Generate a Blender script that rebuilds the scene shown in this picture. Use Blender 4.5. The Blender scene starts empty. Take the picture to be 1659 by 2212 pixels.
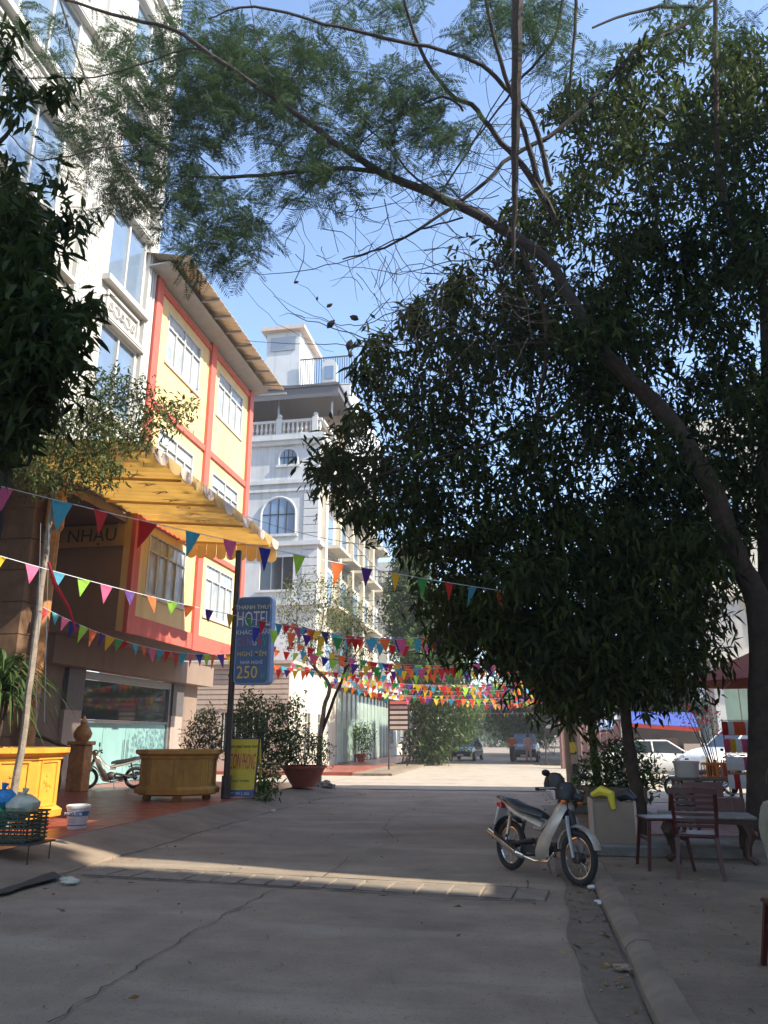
import bpy, math, random
import numpy as np
from mathutils import Vector, Matrix
random.seed(7); rng = np.random.default_rng(7)
R = math.radians; PI = math.pi
sc = bpy.context.scene; col = sc.collection

# ------------------------------------------------------------ camera, light
CAMZ = 1.6; YAW = R(10.16); PITCH = math.atan(484/1660)
cd = bpy.data.cameras.new("camera"); cam = bpy.data.objects.new("camera", cd); col.objects.link(cam)
cd.sensor_fit = 'VERTICAL'; cd.sensor_height = 36; cd.lens = 36*1660/2212
cd.clip_end = 3000; cd.clip_start = .05
cam.location = (0, 0, CAMZ); cam.rotation_euler = (PI/2+PITCH, 0, YAW)
sc.camera = cam
SUN_EL, SUN_AZ = 40, -12           # azimuth: degrees from +X towards +Y
w = bpy.data.worlds.new("World"); sc.world = w; w.use_nodes = True
nt = w.node_tree; bg = nt.nodes['Background']
sky = nt.nodes.new('ShaderNodeTexSky'); sky.sky_type = 'NISHITA'; sky.sun_disc = False
sky.sun_elevation = R(SUN_EL); sky.sun_rotation = R(90-SUN_AZ); sky.air_density = 1.05; sky.dust_density = .7; sky.ozone_density = 2.8
nt.links.new(sky.outputs[0], bg.inputs[0]); bg.inputs[1].default_value = .15
sd = bpy.data.lights.new("sun", 'SUN'); sun = bpy.data.objects.new("sun", sd); col.objects.link(sun)
sd.energy = 4.1; sd.angle = R(.5); sd.color = (1, .93, .8)
sv = Vector((math.cos(R(SUN_AZ))*math.cos(R(SUN_EL)), math.sin(R(SUN_AZ))*math.cos(R(SUN_EL)), math.sin(R(SUN_EL))))
sun.rotation_euler = sv.to_track_quat('Z', 'Y').to_euler(); sun.location = (20, 0, 40)
sc.view_settings.view_transform = 'Standard'; sc.view_settings.look = 'None'
sc.view_settings.gamma = 1; sc.view_settings.exposure = 1.38
HAZE = .0014
sc.cycles.max_bounces = 6; sc.cycles.transparent_max_bounces = 16

# ------------------------------------------------------------ survey helpers: a sight line from the survey point to world metres
_r = Vector((math.cos(YAW), math.sin(YAW), 0))
_f = Vector((-math.sin(YAW)*math.cos(PITCH), math.cos(YAW)*math.cos(PITCH), math.sin(PITCH)))
_u = _r.cross(_f)
def ray(px, py): return _f + _r*((px-829.5)/1660) + _u*((1106-py)/1660)
def AY(px, py, Y): d = ray(px, py); t = Y/d.y; return Vector((t*d.x, Y, CAMZ+t*d.z))
def AX(px, py, X): d = ray(px, py); t = X/d.x; return Vector((X, t*d.y, CAMZ+t*d.z))
def G(px, py, z=0): d = ray(px, py); t = (z-CAMZ)/d.z; return Vector((t*d.x, t*d.y, z))

# ------------------------------------------------------------ materials
MATS = {}
def mat(name, color, rough=.75, var=.18, scale=6, bump=.15, bscale=60, metal=0, trans=0, spec=.5, dirt=None, dscale=1.2, island=0, coat=0, streak=None, dust=None):
    if name in MATS: return MATS[name]
    m = bpy.data.materials.new(name); m.use_nodes = True; n = m.node_tree; N = n.nodes; L = n.links
    b = N['Principled BSDF']; b.inputs['Roughness'].default_value = rough; b.inputs['Metallic'].default_value = metal
    b.inputs['Specular IOR Level'].default_value = spec
    if coat: b.inputs['Coat Weight'].default_value = coat
    tc = N.new('ShaderNodeTexCoord')
    c0 = tuple(color)+(1,)
    nz = N.new('ShaderNodeTexNoise'); nz.inputs['Scale'].default_value = scale; nz.inputs['Detail'].default_value = 6
    L.new(tc.outputs['Object'], nz.inputs['Vector'])
    mr = N.new('ShaderNodeMapRange'); mr.inputs[1].default_value = .3; mr.inputs[2].default_value = .7
    mr.inputs[3].default_value = 1-var; mr.inputs[4].default_value = 1+var; L.new(nz.outputs[0], mr.inputs[0])
    val = mr.outputs[0]
    if island:
        g = N.new('ShaderNodeNewGeometry'); r2 = N.new('ShaderNodeMapRange'); r2.inputs[3].default_value = 1-island; r2.inputs[4].default_value = 1+island
        L.new(g.outputs['Random Per Island'], r2.inputs[0]); mu = N.new('ShaderNodeMath'); mu.operation = 'MULTIPLY'
        L.new(val, mu.inputs[0]); L.new(r2.outputs[0], mu.inputs[1]); val = mu.outputs[0]
    vm = N.new('ShaderNodeVectorMath'); vm.operation = 'SCALE'; vm.inputs[0].default_value = color; L.new(val, vm.inputs['Scale'])
    out = vm.outputs[0]
    if dirt:
        n2 = N.new('ShaderNodeTexNoise'); n2.inputs['Scale'].default_value = dscale; n2.inputs['Detail'].default_value = 9; n2.inputs['Roughness'].default_value = .65
        L.new(tc.outputs['Object'], n2.inputs['Vector'])
        m2 = N.new('ShaderNodeMapRange'); m2.inputs[1].default_value = .48; m2.inputs[2].default_value = .68; m2.inputs[4].default_value = dirt[3] if len(dirt) > 3 else .6
        L.new(n2.outputs[0], m2.inputs[0]); mx = N.new('ShaderNodeMix'); mx.data_type = 'RGBA'
        L.new(m2.outputs[0], mx.inputs[0]); L.new(out, mx.inputs[6]); mx.inputs[7].default_value = tuple(dirt[:3])+(1,); out = mx.outputs[2]
    def layer(out, colr, amt, scl, lo, hi, detail=6):
        mp = N.new('ShaderNodeMapping'); mp.inputs['Scale'].default_value = scl; L.new(tc.outputs['Object'], mp.inputs[0])
        nn = N.new('ShaderNodeTexNoise'); nn.inputs['Scale'].default_value = 1; nn.inputs['Detail'].default_value = detail; nn.inputs['Roughness'].default_value = .6; L.new(mp.outputs[0], nn.inputs['Vector'])
        mm = N.new('ShaderNodeMapRange'); mm.inputs[1].default_value = lo; mm.inputs[2].default_value = hi; mm.inputs[4].default_value = amt; L.new(nn.outputs[0], mm.inputs[0])
        mx = N.new('ShaderNodeMix'); mx.data_type = 'RGBA'; L.new(mm.outputs[0], mx.inputs[0]); L.new(out, mx.inputs[6]); mx.inputs[7].default_value = tuple(colr)+(1,); return mx.outputs[2]
    if streak: out = layer(out, [c*.55 for c in color], streak, (3.2, 3.2, .22), .5, .72)
    if dust: out = layer(out, dust[:3], dust[3], (.35, 1.3, 1), .5, .66, 10); out = layer(out, [c*.5 for c in color], .55, (.5, .9, 1), .56, .7, 8); out = layer(out, [c*.45 for c in color], .5, (26, 26, 26), .6, .68, 2)
    L.new(out, b.inputs['Base Color'])
    if bump:
        n3 = N.new('ShaderNodeTexNoise'); n3.inputs['Scale'].default_value = bscale; n3.inputs['Detail'].default_value = 4
        L.new(tc.outputs['Object'], n3.inputs['Vector']); bp = N.new('ShaderNodeBump'); bp.inputs['Strength'].default_value = bump; bp.inputs['Distance'].default_value = .02
        L.new(n3.outputs[0], bp.inputs['Height']); L.new(bp.outputs[0], b.inputs['Normal'])
    if trans:
        t = N.new('ShaderNodeBsdfTranslucent'); ms = N.new('ShaderNodeMixShader'); ms.inputs[0].default_value = trans
        L.new(out, t.inputs[0]); L.new(b.outputs[0], ms.inputs[1]); L.new(t.outputs[0], ms.inputs[2])
        L.new(ms.outputs[0], N['Material Output'].inputs[0])
    MATS[name] = m; return m
def leafmat(name, c, tr=.35, isl=.45, rough=.5): return mat(name, c, rough=rough, var=.25, scale=1.2, bump=0, trans=tr, island=isl, spec=.14)
M = dict(
 road=mat('road_concrete', (.285,.222,.16), .85, .12, 3, .6, 90, dirt=(.2,.16,.12,.75), dscale=.7, dust=(.4,.33,.25,.6)),
 gutter=mat('gutter_dirt', (.16,.125,.09), .95, .2, 8, .4, 80, dirt=(.2,.17,.13,.7), dscale=2.5),
 walk=mat('sidewalk_concrete', (.25,.19,.135), .9, .14, 3, .35, 80, dirt=(.16,.12,.08,.8), dscale=1.1),
 dirtwalk=mat('dusty_pavement', (.2,.155,.11), .92, .14, 3, .6, 80, dirt=(.13,.1,.07,.8), dscale=1.1, dust=(.32,.25,.17,.5)),
 kerb=mat('kerb_concrete', (.24,.19,.14), .9, .18, 6, .5, 70, dirt=(.14,.11,.08,.8), dscale=3),
 slab=mat('slab_concrete', (.24,.195,.15), .9, .15, 6, .35, 80, dirt=(.13,.12,.1,.7), dscale=2),
 crack=mat('crack_dark', (.05,.045,.04), .95, .2, 10, 0),
 ground=mat('ground_dust', (.25,.225,.19), .95, .15, 1, .2, 40, dirt=(.17,.15,.12,.7), dscale=.3),
 tile=mat('red_tile', (.34,.085,.05), .35, .15, 3, .05, 40, dirt=(.2,.07,.045,.6), dscale=2, spec=.5),
 pinktile=mat('pink_tile', (.36,.2,.16), .6, .12, 4, .05, 40, dirt=(.22,.14,.11,.6), dscale=2),
 grout=mat('grout', (.14,.09,.07), .95, .1, 10, 0),
 white=mat('white_plaster', (.43,.405,.365), .8, .05, 2, .1, 50, dirt=(.6,.56,.5,.5), dscale=.8, streak=0.45),
 white2=mat('white_paint', (.52,.51,.485), .6, .04, 3, .05, 50),
 cool=mat('pale_blue_plaster', (.53,.535,.53), .8, .05, 1.5, .08, 40, dirt=(.55,.58,.62,.5), dscale=.5, streak=0.5),
 cream=mat('cream_plaster', (.58,.53,.43), .85, .06, 2, .08, 50, dirt=(.6,.53,.42,.5), dscale=.8, streak=0.5),
 beige=mat('beige_siding', (.56,.42,.34), .8, .06, 2, .08, 50, dirt=(.45,.36,.29,.5), dscale=1, streak=0.5),
 yellow=mat('yellow_plaster', (.7,.5,.24), .85, .05, 2, .1, 50, dirt=(.72,.5,.22,.5), dscale=.8, streak=0.45),
 redp=mat('red_paint', (.6,.12,.085), .7, .08, 3, .08, 50, dirt=(.52,.1,.07,.5), dscale=1.5, streak=0.5),
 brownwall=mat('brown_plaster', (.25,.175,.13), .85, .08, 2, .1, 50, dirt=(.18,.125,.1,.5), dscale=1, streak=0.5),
 roofm=mat('corrugated_roof', (.6,.5,.36), .5, .1, 4, .1, 20, metal=.1, dirt=(.35,.27,.2,.6), dscale=2),
 soffit=mat('grey_soffit', (.3,.31,.31), .8, .08, 4, .1, 20),
 awning=mat('yellow_canopy', (.8,.62,.3), .6, .08, 3, .1, 30, trans=.62, dirt=(.7,.5,.23,.5), dscale=1.5),
 tilecol=mat('brown_stone_tile', (.2,.12,.07), .35, .2, 5, .1, 30, dirt=(.12,.07,.045,.6), dscale=3, streak=0.4),
 granite=mat('grey_granite', (.11,.1,.1), .4, .25, 25, .05, 60),
 granite2=mat('beige_granite', (.38,.3,.25), .4, .18, 25, .05, 60),
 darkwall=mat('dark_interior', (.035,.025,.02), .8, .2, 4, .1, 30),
 darkwood=mat('dark_wood', (.07,.035,.02), .6, .25, 6, .2, 40),
 orangewood_sunedge=mat('carved_wood_and_sunlit_edge', (.42,.19,.055), .5, .3, 9, .4, 40),
 planter=mat('yellow_glazed_planter', (.72,.34,.04), .45, .12, 5, .15, 40, dirt=(.5,.22,.03,.5), dscale=3),
 planter2=mat('yellow_ochre_planter', (.5,.27,.055), .5, .12, 5, .15, 40, dirt=(.33,.17,.04,.6), dscale=3),
 terracotta=mat('red_clay_pot', (.38,.1,.06), .7, .12, 6, .15, 40, dirt=(.25,.08,.05,.6), dscale=4),
 stone=mat('grey_stone', (.2,.185,.16), .9, .2, 6, .4, 30, dirt=(.12,.11,.09,.8), dscale=2),
 glass=mat('blue_window_glass', (.2,.27,.36), .08, .1, 1.5, 0, spec=.9, metal=.25),
 glassg=mat('curtained_window_glass', (.4,.45,.5), .12, .3, 2.5, 0, spec=.8),
 teal=mat('teal_frosted_glass', (.24,.42,.4), .18, .1, 1.5, 0, spec=.6),
 greeng=mat('green_glass_wall', (.3,.42,.33), .15, .15, 1, 0, spec=.8),
 darkg=mat('dark_glass', (.03,.035,.04), .05, .2, 2, 0, spec=1.),
 metal=mat('grey_metal', (.35,.35,.35), .4, .1, 8, .05, 40, metal=.7),
 chrome=mat('chrome', (.75,.75,.75), .15, .05, 8, 0, metal=1),
 black=mat('black_plastic', (.02,.02,.022), .45, .15, 8, .05, 40),
 rubber=mat('black_rubber', (.025,.024,.023), .85, .2, 9, .2, 60),
 pole=mat('dark_steel_pole', (.05,.035,.03), .5, .2, 6, .1, 40, dirt=(.1,.05,.03,.5), dscale=6),
 signblue=mat('sign_blue', (.05,.14,.34), .4, .1, 3, 0, dirt=(.03,.09,.2,.4), dscale=3),
 signteal=mat('sign_teal_blue', (.05,.13,.2), .4, .1, 3, 0),
 signside=mat('sign_side_pale_blue', (.2,.34,.6), .45, .1, 3, 0),
 signy=mat('board_yellow', (.75,.62,.05), .5, .06, 3, 0, dirt=(.6,.45,.04,.4), dscale=4),
 txtw=mat('letters_white', (.75,.76,.8), .5, .05, 5, 0),
 txtr=mat('letters_red', (.6,.03,.07), .5, .05, 5, 0),
 txty=mat('letters_yellow', (.85,.6,.08), .5, .05, 5, 0),
 txtk=mat('letters_dark', (.06,.04,.02), .6, .05, 5, 0),
 txtg=mat('letters_green', (.1,.4,.15), .5, .05, 5, 0),
 txtp=mat('letters_purple', (.25,.2,.5), .5, .05, 5, 0),
 maroon=mat('maroon_plastic', (.06,.01,.009), .38, .15, 6, .03, 40, spec=.5),
 silver=mat('champagne_silver_paint', (.52,.46,.38), .35, .1, 8, .02, 60, metal=.35, dirt=(.25,.22,.17,.5), dscale=5),
 seat=mat('black_vinyl', (.025,.03,.035), .35, .15, 8, .1, 60),
 engine=mat('engine_dark_metal', (.07,.065,.06), .55, .25, 12, .1, 40, metal=.6),
 carw=mat('white_car_paint', (.8,.79,.76), .25, .03, 3, 0, coat=.5),
 card=mat('dark_car_paint', (.03,.035,.045), .2, .1, 3, 0, coat=.6),
 carg=mat('car_glass', (.03,.04,.05), .05, .1, 3, 0, spec=1.),
 lamp=mat('lamp_lens', (.7,.7,.68), .1, .05, 6, 0, spec=.9),
 redlens=mat('red_lens', (.5,.02,.02), .2, .05, 6, 0),
 bark=mat('brown_bark', (.06,.038,.024), .95, .3, 9, .7, 35, dirt=(.016,.011,.008,.7), dscale=4),
 barkd=mat('dark_bark', (.045,.035,.03), .95, .3, 9, .7, 35),
 barkl=mat('pale_bark', (.26,.21,.16), .9, .25, 9, .4, 35, dirt=(.13,.1,.08,.7), dscale=5),
 leafm=leafmat('mango_leaf', (.04,.06,.014), .42, .6, .6),
 leafs=leafmat('street_tree_leaf', (.048,.066,.012), .35, .6, .5),
 leafl=leafmat('dark_broad_leaf', (.045,.068,.016), .4, .5, .5),
 leafp=leafmat('flamboyant_leaf', (.045,.075,.034), .42, .35, .6),
 leafy=leafmat('olive_small_leaf', (.13,.16,.055), .4, .5, .5),
 leafg=leafmat('fresh_green_leaf', (.08,.145,.035), .4, .5, .5),
 leaff=leafmat('distant_green_leaf', (.085,.125,.045), .35, .5, .6),
 palm=leafmat('palm_leaf', (.06,.1,.03), .3, .5, .4),
 basket=mat('dark_green_plastic', (.015,.05,.035), .5, .1, 6, 0),
 bagb=mat('blue_plastic_bag', (.05,.35,.75), .35, .2, 12, .6, 20, trans=.3),
 bagg=mat('green_plastic_bag', (.15,.6,.25), .35, .25, 12, .6, 20, trans=.35),
 bagw=mat('white_plastic_bag', (.7,.72,.6), .4, .15, 12, .6, 20, trans=.35),
 bucket=mat('white_bucket_plastic', (.68,.66,.65), .4, .06, 6, 0),
 bluecloth=mat('blue_tarpaulin', (.06,.1,.38), .6, .12, 3, .2, 12, trans=.15),
 redcloth=mat('red_cloth', (.5,.05,.03), .7, .1, 3, .2, 12, trans=.25),
 orangecloth=mat('orange_cloth', (.85,.2,.05), .7, .1, 3, .2, 12, trans=.3),
 darkred=mat('dark_red_umbrella_cloth', (.38,.07,.02), .7, .12, 3, .2, 12, trans=.2),
 crateo=mat('orange_plastic', (.75,.16,.02), .4, .1, 6, 0),
 foam=mat('stained_foam', (.32,.24,.17), .9, .12, 6, .2, 50, dirt=(.28,.2,.14,.7), dscale=3),
 skin=mat('skin', (.36,.2,.13), .55, .1, 6, .05, 60),
 shirt=mat('olive_grey_shirt', (.22,.21,.16), .9, .18, 9, .3, 25),
 trousers=mat('dark_trousers', (.04,.04,.045), .9, .15, 9, .2, 25),
 hair=mat('black_hair', (.012,.01,.01), .5, .2, 20, .2, 60),
 stair=mat('pink_metal_shelf', (.3,.17,.15), .6, .1, 5, .05),
)
M['flowers'] = leafmat('red_flower', (.6,.04,.12), .4, .3)
FLC = dict(pink=(.75,.13,.3), sky=(.08,.42,.6), red=(.62,.03,.03), violet=(.1,.03,.25), lime=(.4,.75,.08), orange=(.9,.18,.04), gold=(.85,.55,.03), green=(.05,.35,.08), navy=(.02,.03,.3))
FLM = {k: mat('flag_'+k, v, .6, .08, 6, 0, trans=.42) for k, v in FLC.items()}

# ------------------------------------------------------------ mesh builder
class MB:
    def __init__(s): s.v = []; s.f = []; s.m = []; s.mi = 0
    def add(s, vs, fs):
        o = len(s.v); s.v += [tuple(v) for v in vs]; s.f += [tuple(i+o for i in f) for f in fs]; s.m += [s.mi]*len(fs); return s
    def box(s, x0, x1, y0, y1, z0, z1, T=None):
        vs = [Vector((x, y, z)) for z in (z0, z1) for y in (y0, y1) for x in (x0, x1)]
        if T is not None: vs = [T@v for v in vs]
        return s.add(vs, [(0,2,3,1),(4,5,7,6),(0,1,5,4),(2,6,7,3),(0,4,6,2),(1,3,7,5)])
    def rbox(s, x0, x1, y0, y1, z0, z1, b=.02):   # chamfered box
        X, Y, Z = (x0, x1), (y0, y1), (z0, z1); vs = []; 
        import itertools
        idx = {}
        for i, j, k in itertools.product((0,1), repeat=3):
            sx, sy, sz = (1, -1)[i], (1, -1)[j], (1, -1)[k]; p = (X[i], Y[j], Z[k])
            for a, q in enumerate(((p[0], p[1]+sy*b, p[2]+sz*b), (p[0]+sx*b, p[1], p[2]+sz*b), (p[0]+sx*b, p[1]+sy*b, p[2]))):
                idx[(i,j,k,a)] = len(vs); vs.append(q)
        f = []
        for i in (0,1): f.append([idx[(i,0,0,0)], idx[(i,1,0,0)], idx[(i,1,1,0)], idx[(i,0,1,0)]])
        for j in (0,1): f.append([idx[(0,j,0,1)], idx[(1,j,0,1)], idx[(1,j,1,1)], idx[(0,j,1,1)]])
        for k in (0,1): f.append([idx[(0,0,k,2)], idx[(1,0,k,2)], idx[(1,1,k,2)], idx[(0,1,k,2)]])
        for i, j in itertools.product((0,1), repeat=2): f.append([idx[(i,j,0,0)], idx[(i,j,1,0)], idx[(i,j,1,1)], idx[(i,j,0,1)]])
        for i, k in itertools.product((0,1), repeat=2): f.append([idx[(i,0,k,0)], idx[(i,1,k,0)], idx[(i,1,k,2)], idx[(i,0,k,2)]])
        for j, k in itertools.product((0,1), repeat=2): f.append([idx[(0,j,k,1)], idx[(1,j,k,1)], idx[(1,j,k,2)], idx[(0,j,k,2)]])
        for i, j, k in itertools.product((0,1), repeat=3): f.append([idx[(i,j,k,0)], idx[(i,j,k,1)], idx[(i,j,k,2)]])
        return s.add(vs, f)
    def tube(s, pts, rad, n=8, cap=True):
        pts = [Vector(p) for p in pts]; K = len(pts)
        if not hasattr(rad, '__len__'): rad = [rad]*K
        vs = []; prev = None
        for i, p in enumerate(pts):
            d = (pts[min(i+1, K-1)]-pts[max(i-1, 0)]).normalized()
            if prev is None: a = d.orthogonal().normalized()
            else: a = (prev-d*prev.dot(d)); a = a.normalized() if a.length > 1e-6 else d.orthogonal().normalized()
            prev = a; b = d.cross(a)
            for k in range(n):
                t = 2*PI*k/n; vs.append(p+(a*math.cos(t)+b*math.sin(t))*rad[i])
        fs = [(i*n+k, i*n+(k+1) % n, (i+1)*n+(k+1) % n, (i+1)*n+k) for i in range(K-1) for k in range(n)]
        if cap: fs += [tuple(reversed(range(n))), tuple((K-1)*n+k for k in range(n))]
        return s.add(vs, fs)
    def cyl(s, p0, p1, r0, r1=None, n=12): return s.tube([p0, p1], [r0, r0 if r1 is None else r1], n)
    def lathe(s, prof, c=(0,0,0), n=20, axis='z', ph=0):
        vs = []
        for r, z in prof:
            for k in range(n):
                t = 2*PI*k/n+ph; q = (r*math.cos(t), r*math.sin(t), z)
                if axis == 'y': q = (q[0], q[2], q[1])
                if axis == 'x': q = (q[2], q[0], q[1])
                vs.append((q[0]+c[0], q[1]+c[1], q[2]+c[2]))
        K = len(prof); fs = [(i*n+k, i*n+(k+1) % n, (i+1)*n+(k+1) % n, (i+1)*n+k) for i in range(K-1) for k in range(n)]
        fs += [tuple(reversed(range(n))), tuple((K-1)*n+k for k in range(n))]
        return s.add(vs, fs)
    def torus(s, c, Rr, r, axis='y', n=28, m=8):
        vs = []; 
        for i in range(n):
            a = 2*PI*i/n
            for j in range(m):
                b = 2*PI*j/m; q = Rr+r*math.cos(b); z = r*math.sin(b)
                p = {'y': (q*math.cos(a), z, q*math.sin(a)), 'z': (q*math.cos(a), q*math.sin(a), z), 'x': (z, q*math.cos(a), q*math.sin(a))}[axis]
                vs.append((p[0]+c[0], p[1]+c[1], p[2]+c[2]))
        return s.add(vs, [(i*m+j, ((i+1) % n)*m+j, ((i+1) % n)*m+(j+1) % m, i*m+(j+1) % m) for i in range(n) for j in range(m)])
    def prism(s, poly, vec):    # 3D polygon swept by vec
        n = len(poly); vec = Vector(vec); a = [Vector(p) for p in poly]; b = [p+vec for p in a]
        return s.add(a+b, [tuple(reversed(range(n))), tuple(range(n, 2*n))]+[(i, (i+1) % n, n+(i+1) % n, n+i) for i in range(n)])
    def blob(s, c, r, n=10, sq=(1,1,1), jit=.1):
        prof = []
        vs = []; K = 7
        for i in range(K+1):
            ph = PI*i/K
            for k in range(n):
                t = 2*PI*k/n; j = 1+random.uniform(-jit, jit)
                vs.append((c[0]+r*sq[0]*math.sin(ph)*math.cos(t)*j, c[1]+r*sq[1]*math.sin(ph)*math.sin(t)*j, c[2]+r*sq[2]*math.cos(ph)*j))
        return s.add(vs, [(i*n+k, i*n+(k+1) % n, (i+1)*n+(k+1) % n, (i+1)*n+k) for i in range(K) for k in range(n)])
    def loft(s, rings, cap=True, closed=True):
        n = len(rings[0]); vs = [p for r_ in rings for p in r_]; m = n if closed else n-1
        fs = [(i*n+k, i*n+(k+1) % n, (i+1)*n+(k+1) % n, (i+1)*n+k) for i in range(len(rings)-1) for k in range(m)]
        if cap: fs += [tuple(reversed(range(n))), tuple((len(rings)-1)*n+k for k in range(n))]
        return s.add(vs, fs)
    def build(s, name, m, parent=None, smooth=False, label=None, kind=None, loc=None):
        me = bpy.data.meshes.new(name); off = Vector((0,0,0))
        if parent is not None and loc is None: off = wloc(parent)
        if loc is not None and parent is None: off = Vector(loc)
        me.from_pydata([(v[0]-off.x, v[1]-off.y, v[2]-off.z) for v in s.v], [], s.f)
        for q in (m if isinstance(m, (list, tuple)) else [m]): me.materials.append(M[q] if isinstance(q, str) else q)
        if any(s.m): me.polygons.foreach_set('material_index', s.m)
        me.validate(); me.update()
        import bmesh
        bm = bmesh.new(); bm.from_mesh(me); bmesh.ops.recalc_face_normals(bm, faces=bm.faces); bm.to_mesh(me); bm.free()
        if smooth: me.polygons.foreach_set('use_smooth', [True]*len(me.polygons)); me.set_sharp_from_angle(angle=R(40))
        o = bpy.data.objects.new(name, me); col.objects.link(o)
        if parent is not None: o.parent = parent
        elif loc is not None: o.location = loc
        if label: o['label'] = label
        if kind: o['kind'] = kind
        return o
def wloc(o):
    v = Vector(o.location)
    while o.parent: o = o.parent; v = v+o.location
    return v
def thing(name, label, cat, loc=(0,0,0), rz=0, group=None):
    o = bpy.data.objects.new(name, None); col.objects.link(o); o.empty_display_size = .2
    o.location = loc; o.rotation_euler = (0,0,rz); o['label'] = label; o['category'] = cat
    if group: o['group'] = group
    return o
def tag(o, label, cat, group=None, kind=None):
    o['label'] = label; o['category'] = cat
    if group: o['group'] = group
    if kind: o['kind'] = kind
    return o
def structure(o): o['kind'] = 'structure'; return o
KIDS = {}
def kids(o): return [c for c in col.objects if c.parent == o]
def copy_tree(o, parent=None):
    c = o.copy(); col.objects.link(c)
    if parent is not None: c.parent = parent
    for k in kids(o): copy_tree(k, c)
    return c
def text(s, size, loc, rot, m, parent, ext=.004, name='lettering', align='CENTER', sx=1, sy=1):
    c = bpy.data.curves.new('t', 'FONT'); c.body = s; c.size = size; c.align_x = align; c.align_y = 'CENTER'; c.extrude = ext; c.resolution_u = 2
    t = bpy.data.objects.new('t', c); me = bpy.data.meshes.new_from_object(t); bpy.data.objects.remove(t); me.name = name
    me.materials.clear(); me.materials.append(M[m])
    o = bpy.data.objects.new(name, me); col.objects.link(o); o.parent = parent
    o.location = Vector(loc)-wloc(parent); o.rotation_euler = rot; o.scale = (sx, sy, 1)
    return o
def inst(me, name, parent, loc, rot=(0,0,0), scale=(1,1,1)):
    o = bpy.data.objects.new(name, me); col.objects.link(o); o.parent = parent; o.location = loc; o.rotation_euler = rot; o.scale = scale
    return o

# ------------------------------------------------------------ foliage
def npmesh(name, V, F, m, parent=None, kind='stuff', off=None):
    me = bpy.data.meshes.new(name); nf, k = F.shape
    if parent is not None: V = V-np.array(wloc(parent))
    me.vertices.add(len(V)); me.vertices.foreach_set('co', V.astype(np.float32).ravel())
    me.loops.add(nf*k); me.loops.foreach_set('vertex_index', F.astype(np.int32).ravel())
    me.polygons.add(nf); me.polygons.foreach_set('loop_start', np.arange(0, nf*k, k, dtype=np.int32))
    me.materials.append(M[m]); me.update(calc_edges=True)
    o = bpy.data.objects.new(name, me); col.objects.link(o)
    if parent is not None: o.parent = parent
    if kind: o['kind'] = kind
    return o
def norm(a): return a/np.maximum(np.linalg.norm(a, axis=-1, keepdims=True), 1e-9)
def leaves(C, D, L, W, droop=.25, tris=4):
    """C centres, D directions, L lengths, W widths -> quads"""
    n = len(C); D = norm(D); up = np.zeros_like(D); up[:, 2] = 1; up += rng.normal(0, .45, up.shape)
    S = norm(np.cross(D, up)); Nn = np.cross(S, D); L = L[:, None]; W = W[:, None]
    b = C; t = C+D*L-Nn*L*droop; m1 = C+D*L*.4-Nn*L*.02
    if tris == 2:
        V = np.stack([b, m1+S*W*.5, t, m1-S*W*.5], 1).reshape(-1, 3)
        return V, np.arange(n*4).reshape(-1, 4)
    m2 = C+D*L*.72-Nn*L*droop*.45
    V = np.stack([b, m1+S*W*.5+Nn*W*.15, m2+S*W*.36+Nn*W*.1, t, m2-S*W*.36+Nn*W*.1, m1-S*W*.5+Nn*W*.15, m1, m2], 1).reshape(-1, 3)
    o = np.arange(n)[:, None]*8
    F = np.concatenate([o+np.array([[0,1,2,7]]), o+np.array([[0,7,2,3]])*1, o+np.array([[0,7,4,5]]), o+np.array([[7,3,4,4]])*0], 0)
    F = np.concatenate([o+np.array([[0,1,2,6]]), o+np.array([[6,2,3,7]]), o+np.array([[6,7,3,4]]), o+np.array([[0,6,4,5]])], 0)
    return V, F
def rdir(n, z=0, zs=1.):
    d = rng.normal(0, 1, (n, 3)); d = norm(d); d[:, 2] = d[:, 2]*zs+z; return norm(d)
def inpoly(px, py, P):
    c = False; j = len(P)-1
    for i in range(len(P)):
        if (P[i][1] > py) != (P[j][1] > py) and px < (P[j][0]-P[i][0])*(py-P[i][1])/(P[j][1]-P[i][1])+P[i][0]: c = not c
        j = i
    return c
def poly_points(P, n, y0, y1, holes=()):
    xs = [p[0] for p in P]; ys = [p[1] for p in P]; out = []
    while len(out) < n:
        x, y = random.uniform(min(xs), max(xs)), random.uniform(min(ys), max(ys))
        if not inpoly(x, y, P): continue
        if any((x-h[0])**2+(y-h[1])**2 < h[2]**2 for h in holes): continue
        out.append(AY(x, y, random.uniform(y0, y1)))
    return np.array(out)
def whorls(C, per, L, W, rad=.12, zdir=-.5, mname='leafm', name='crown', parent=None, tris=4, droop=.25, spread=1., single=0, jl=.3):
    """leaf tufts: each centre carries `per` leaves fanning out"""
    C = carve(C); n = len(C); CC = np.repeat(C, per, 0)+rng.normal(0, rad, (n*per, 3)); D = rdir(n*per, zdir, spread)
    CC = CC; Ls = L*rng.uniform(1-jl, 1+jl, n*per); Ws = W*rng.uniform(.75, 1.25, n*per)
    if single:   # the nearest leaves are parts of their own
        k = np.argsort(CC[:, 1])[:single]; me = leaf_proto(mname, 1, W/L)
        for i in k:
            q = Vector(D[i]).to_track_quat('X', 'Z'); o = inst(me, 'leaf', parent, Vector(CC[i])-wloc(parent)); o.rotation_euler = q.to_euler(); o.scale = (Ls[i],)*3
        keep = np.ones(n*per, bool); keep[k] = False; CC, D, Ls, Ws = CC[keep], D[keep], Ls[keep], Ws[keep]
    V, F = leaves(CC, D, Ls, Ws, droop, tris)
    return npmesh(name, V, F, mname, parent)
_lp = {}
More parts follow.
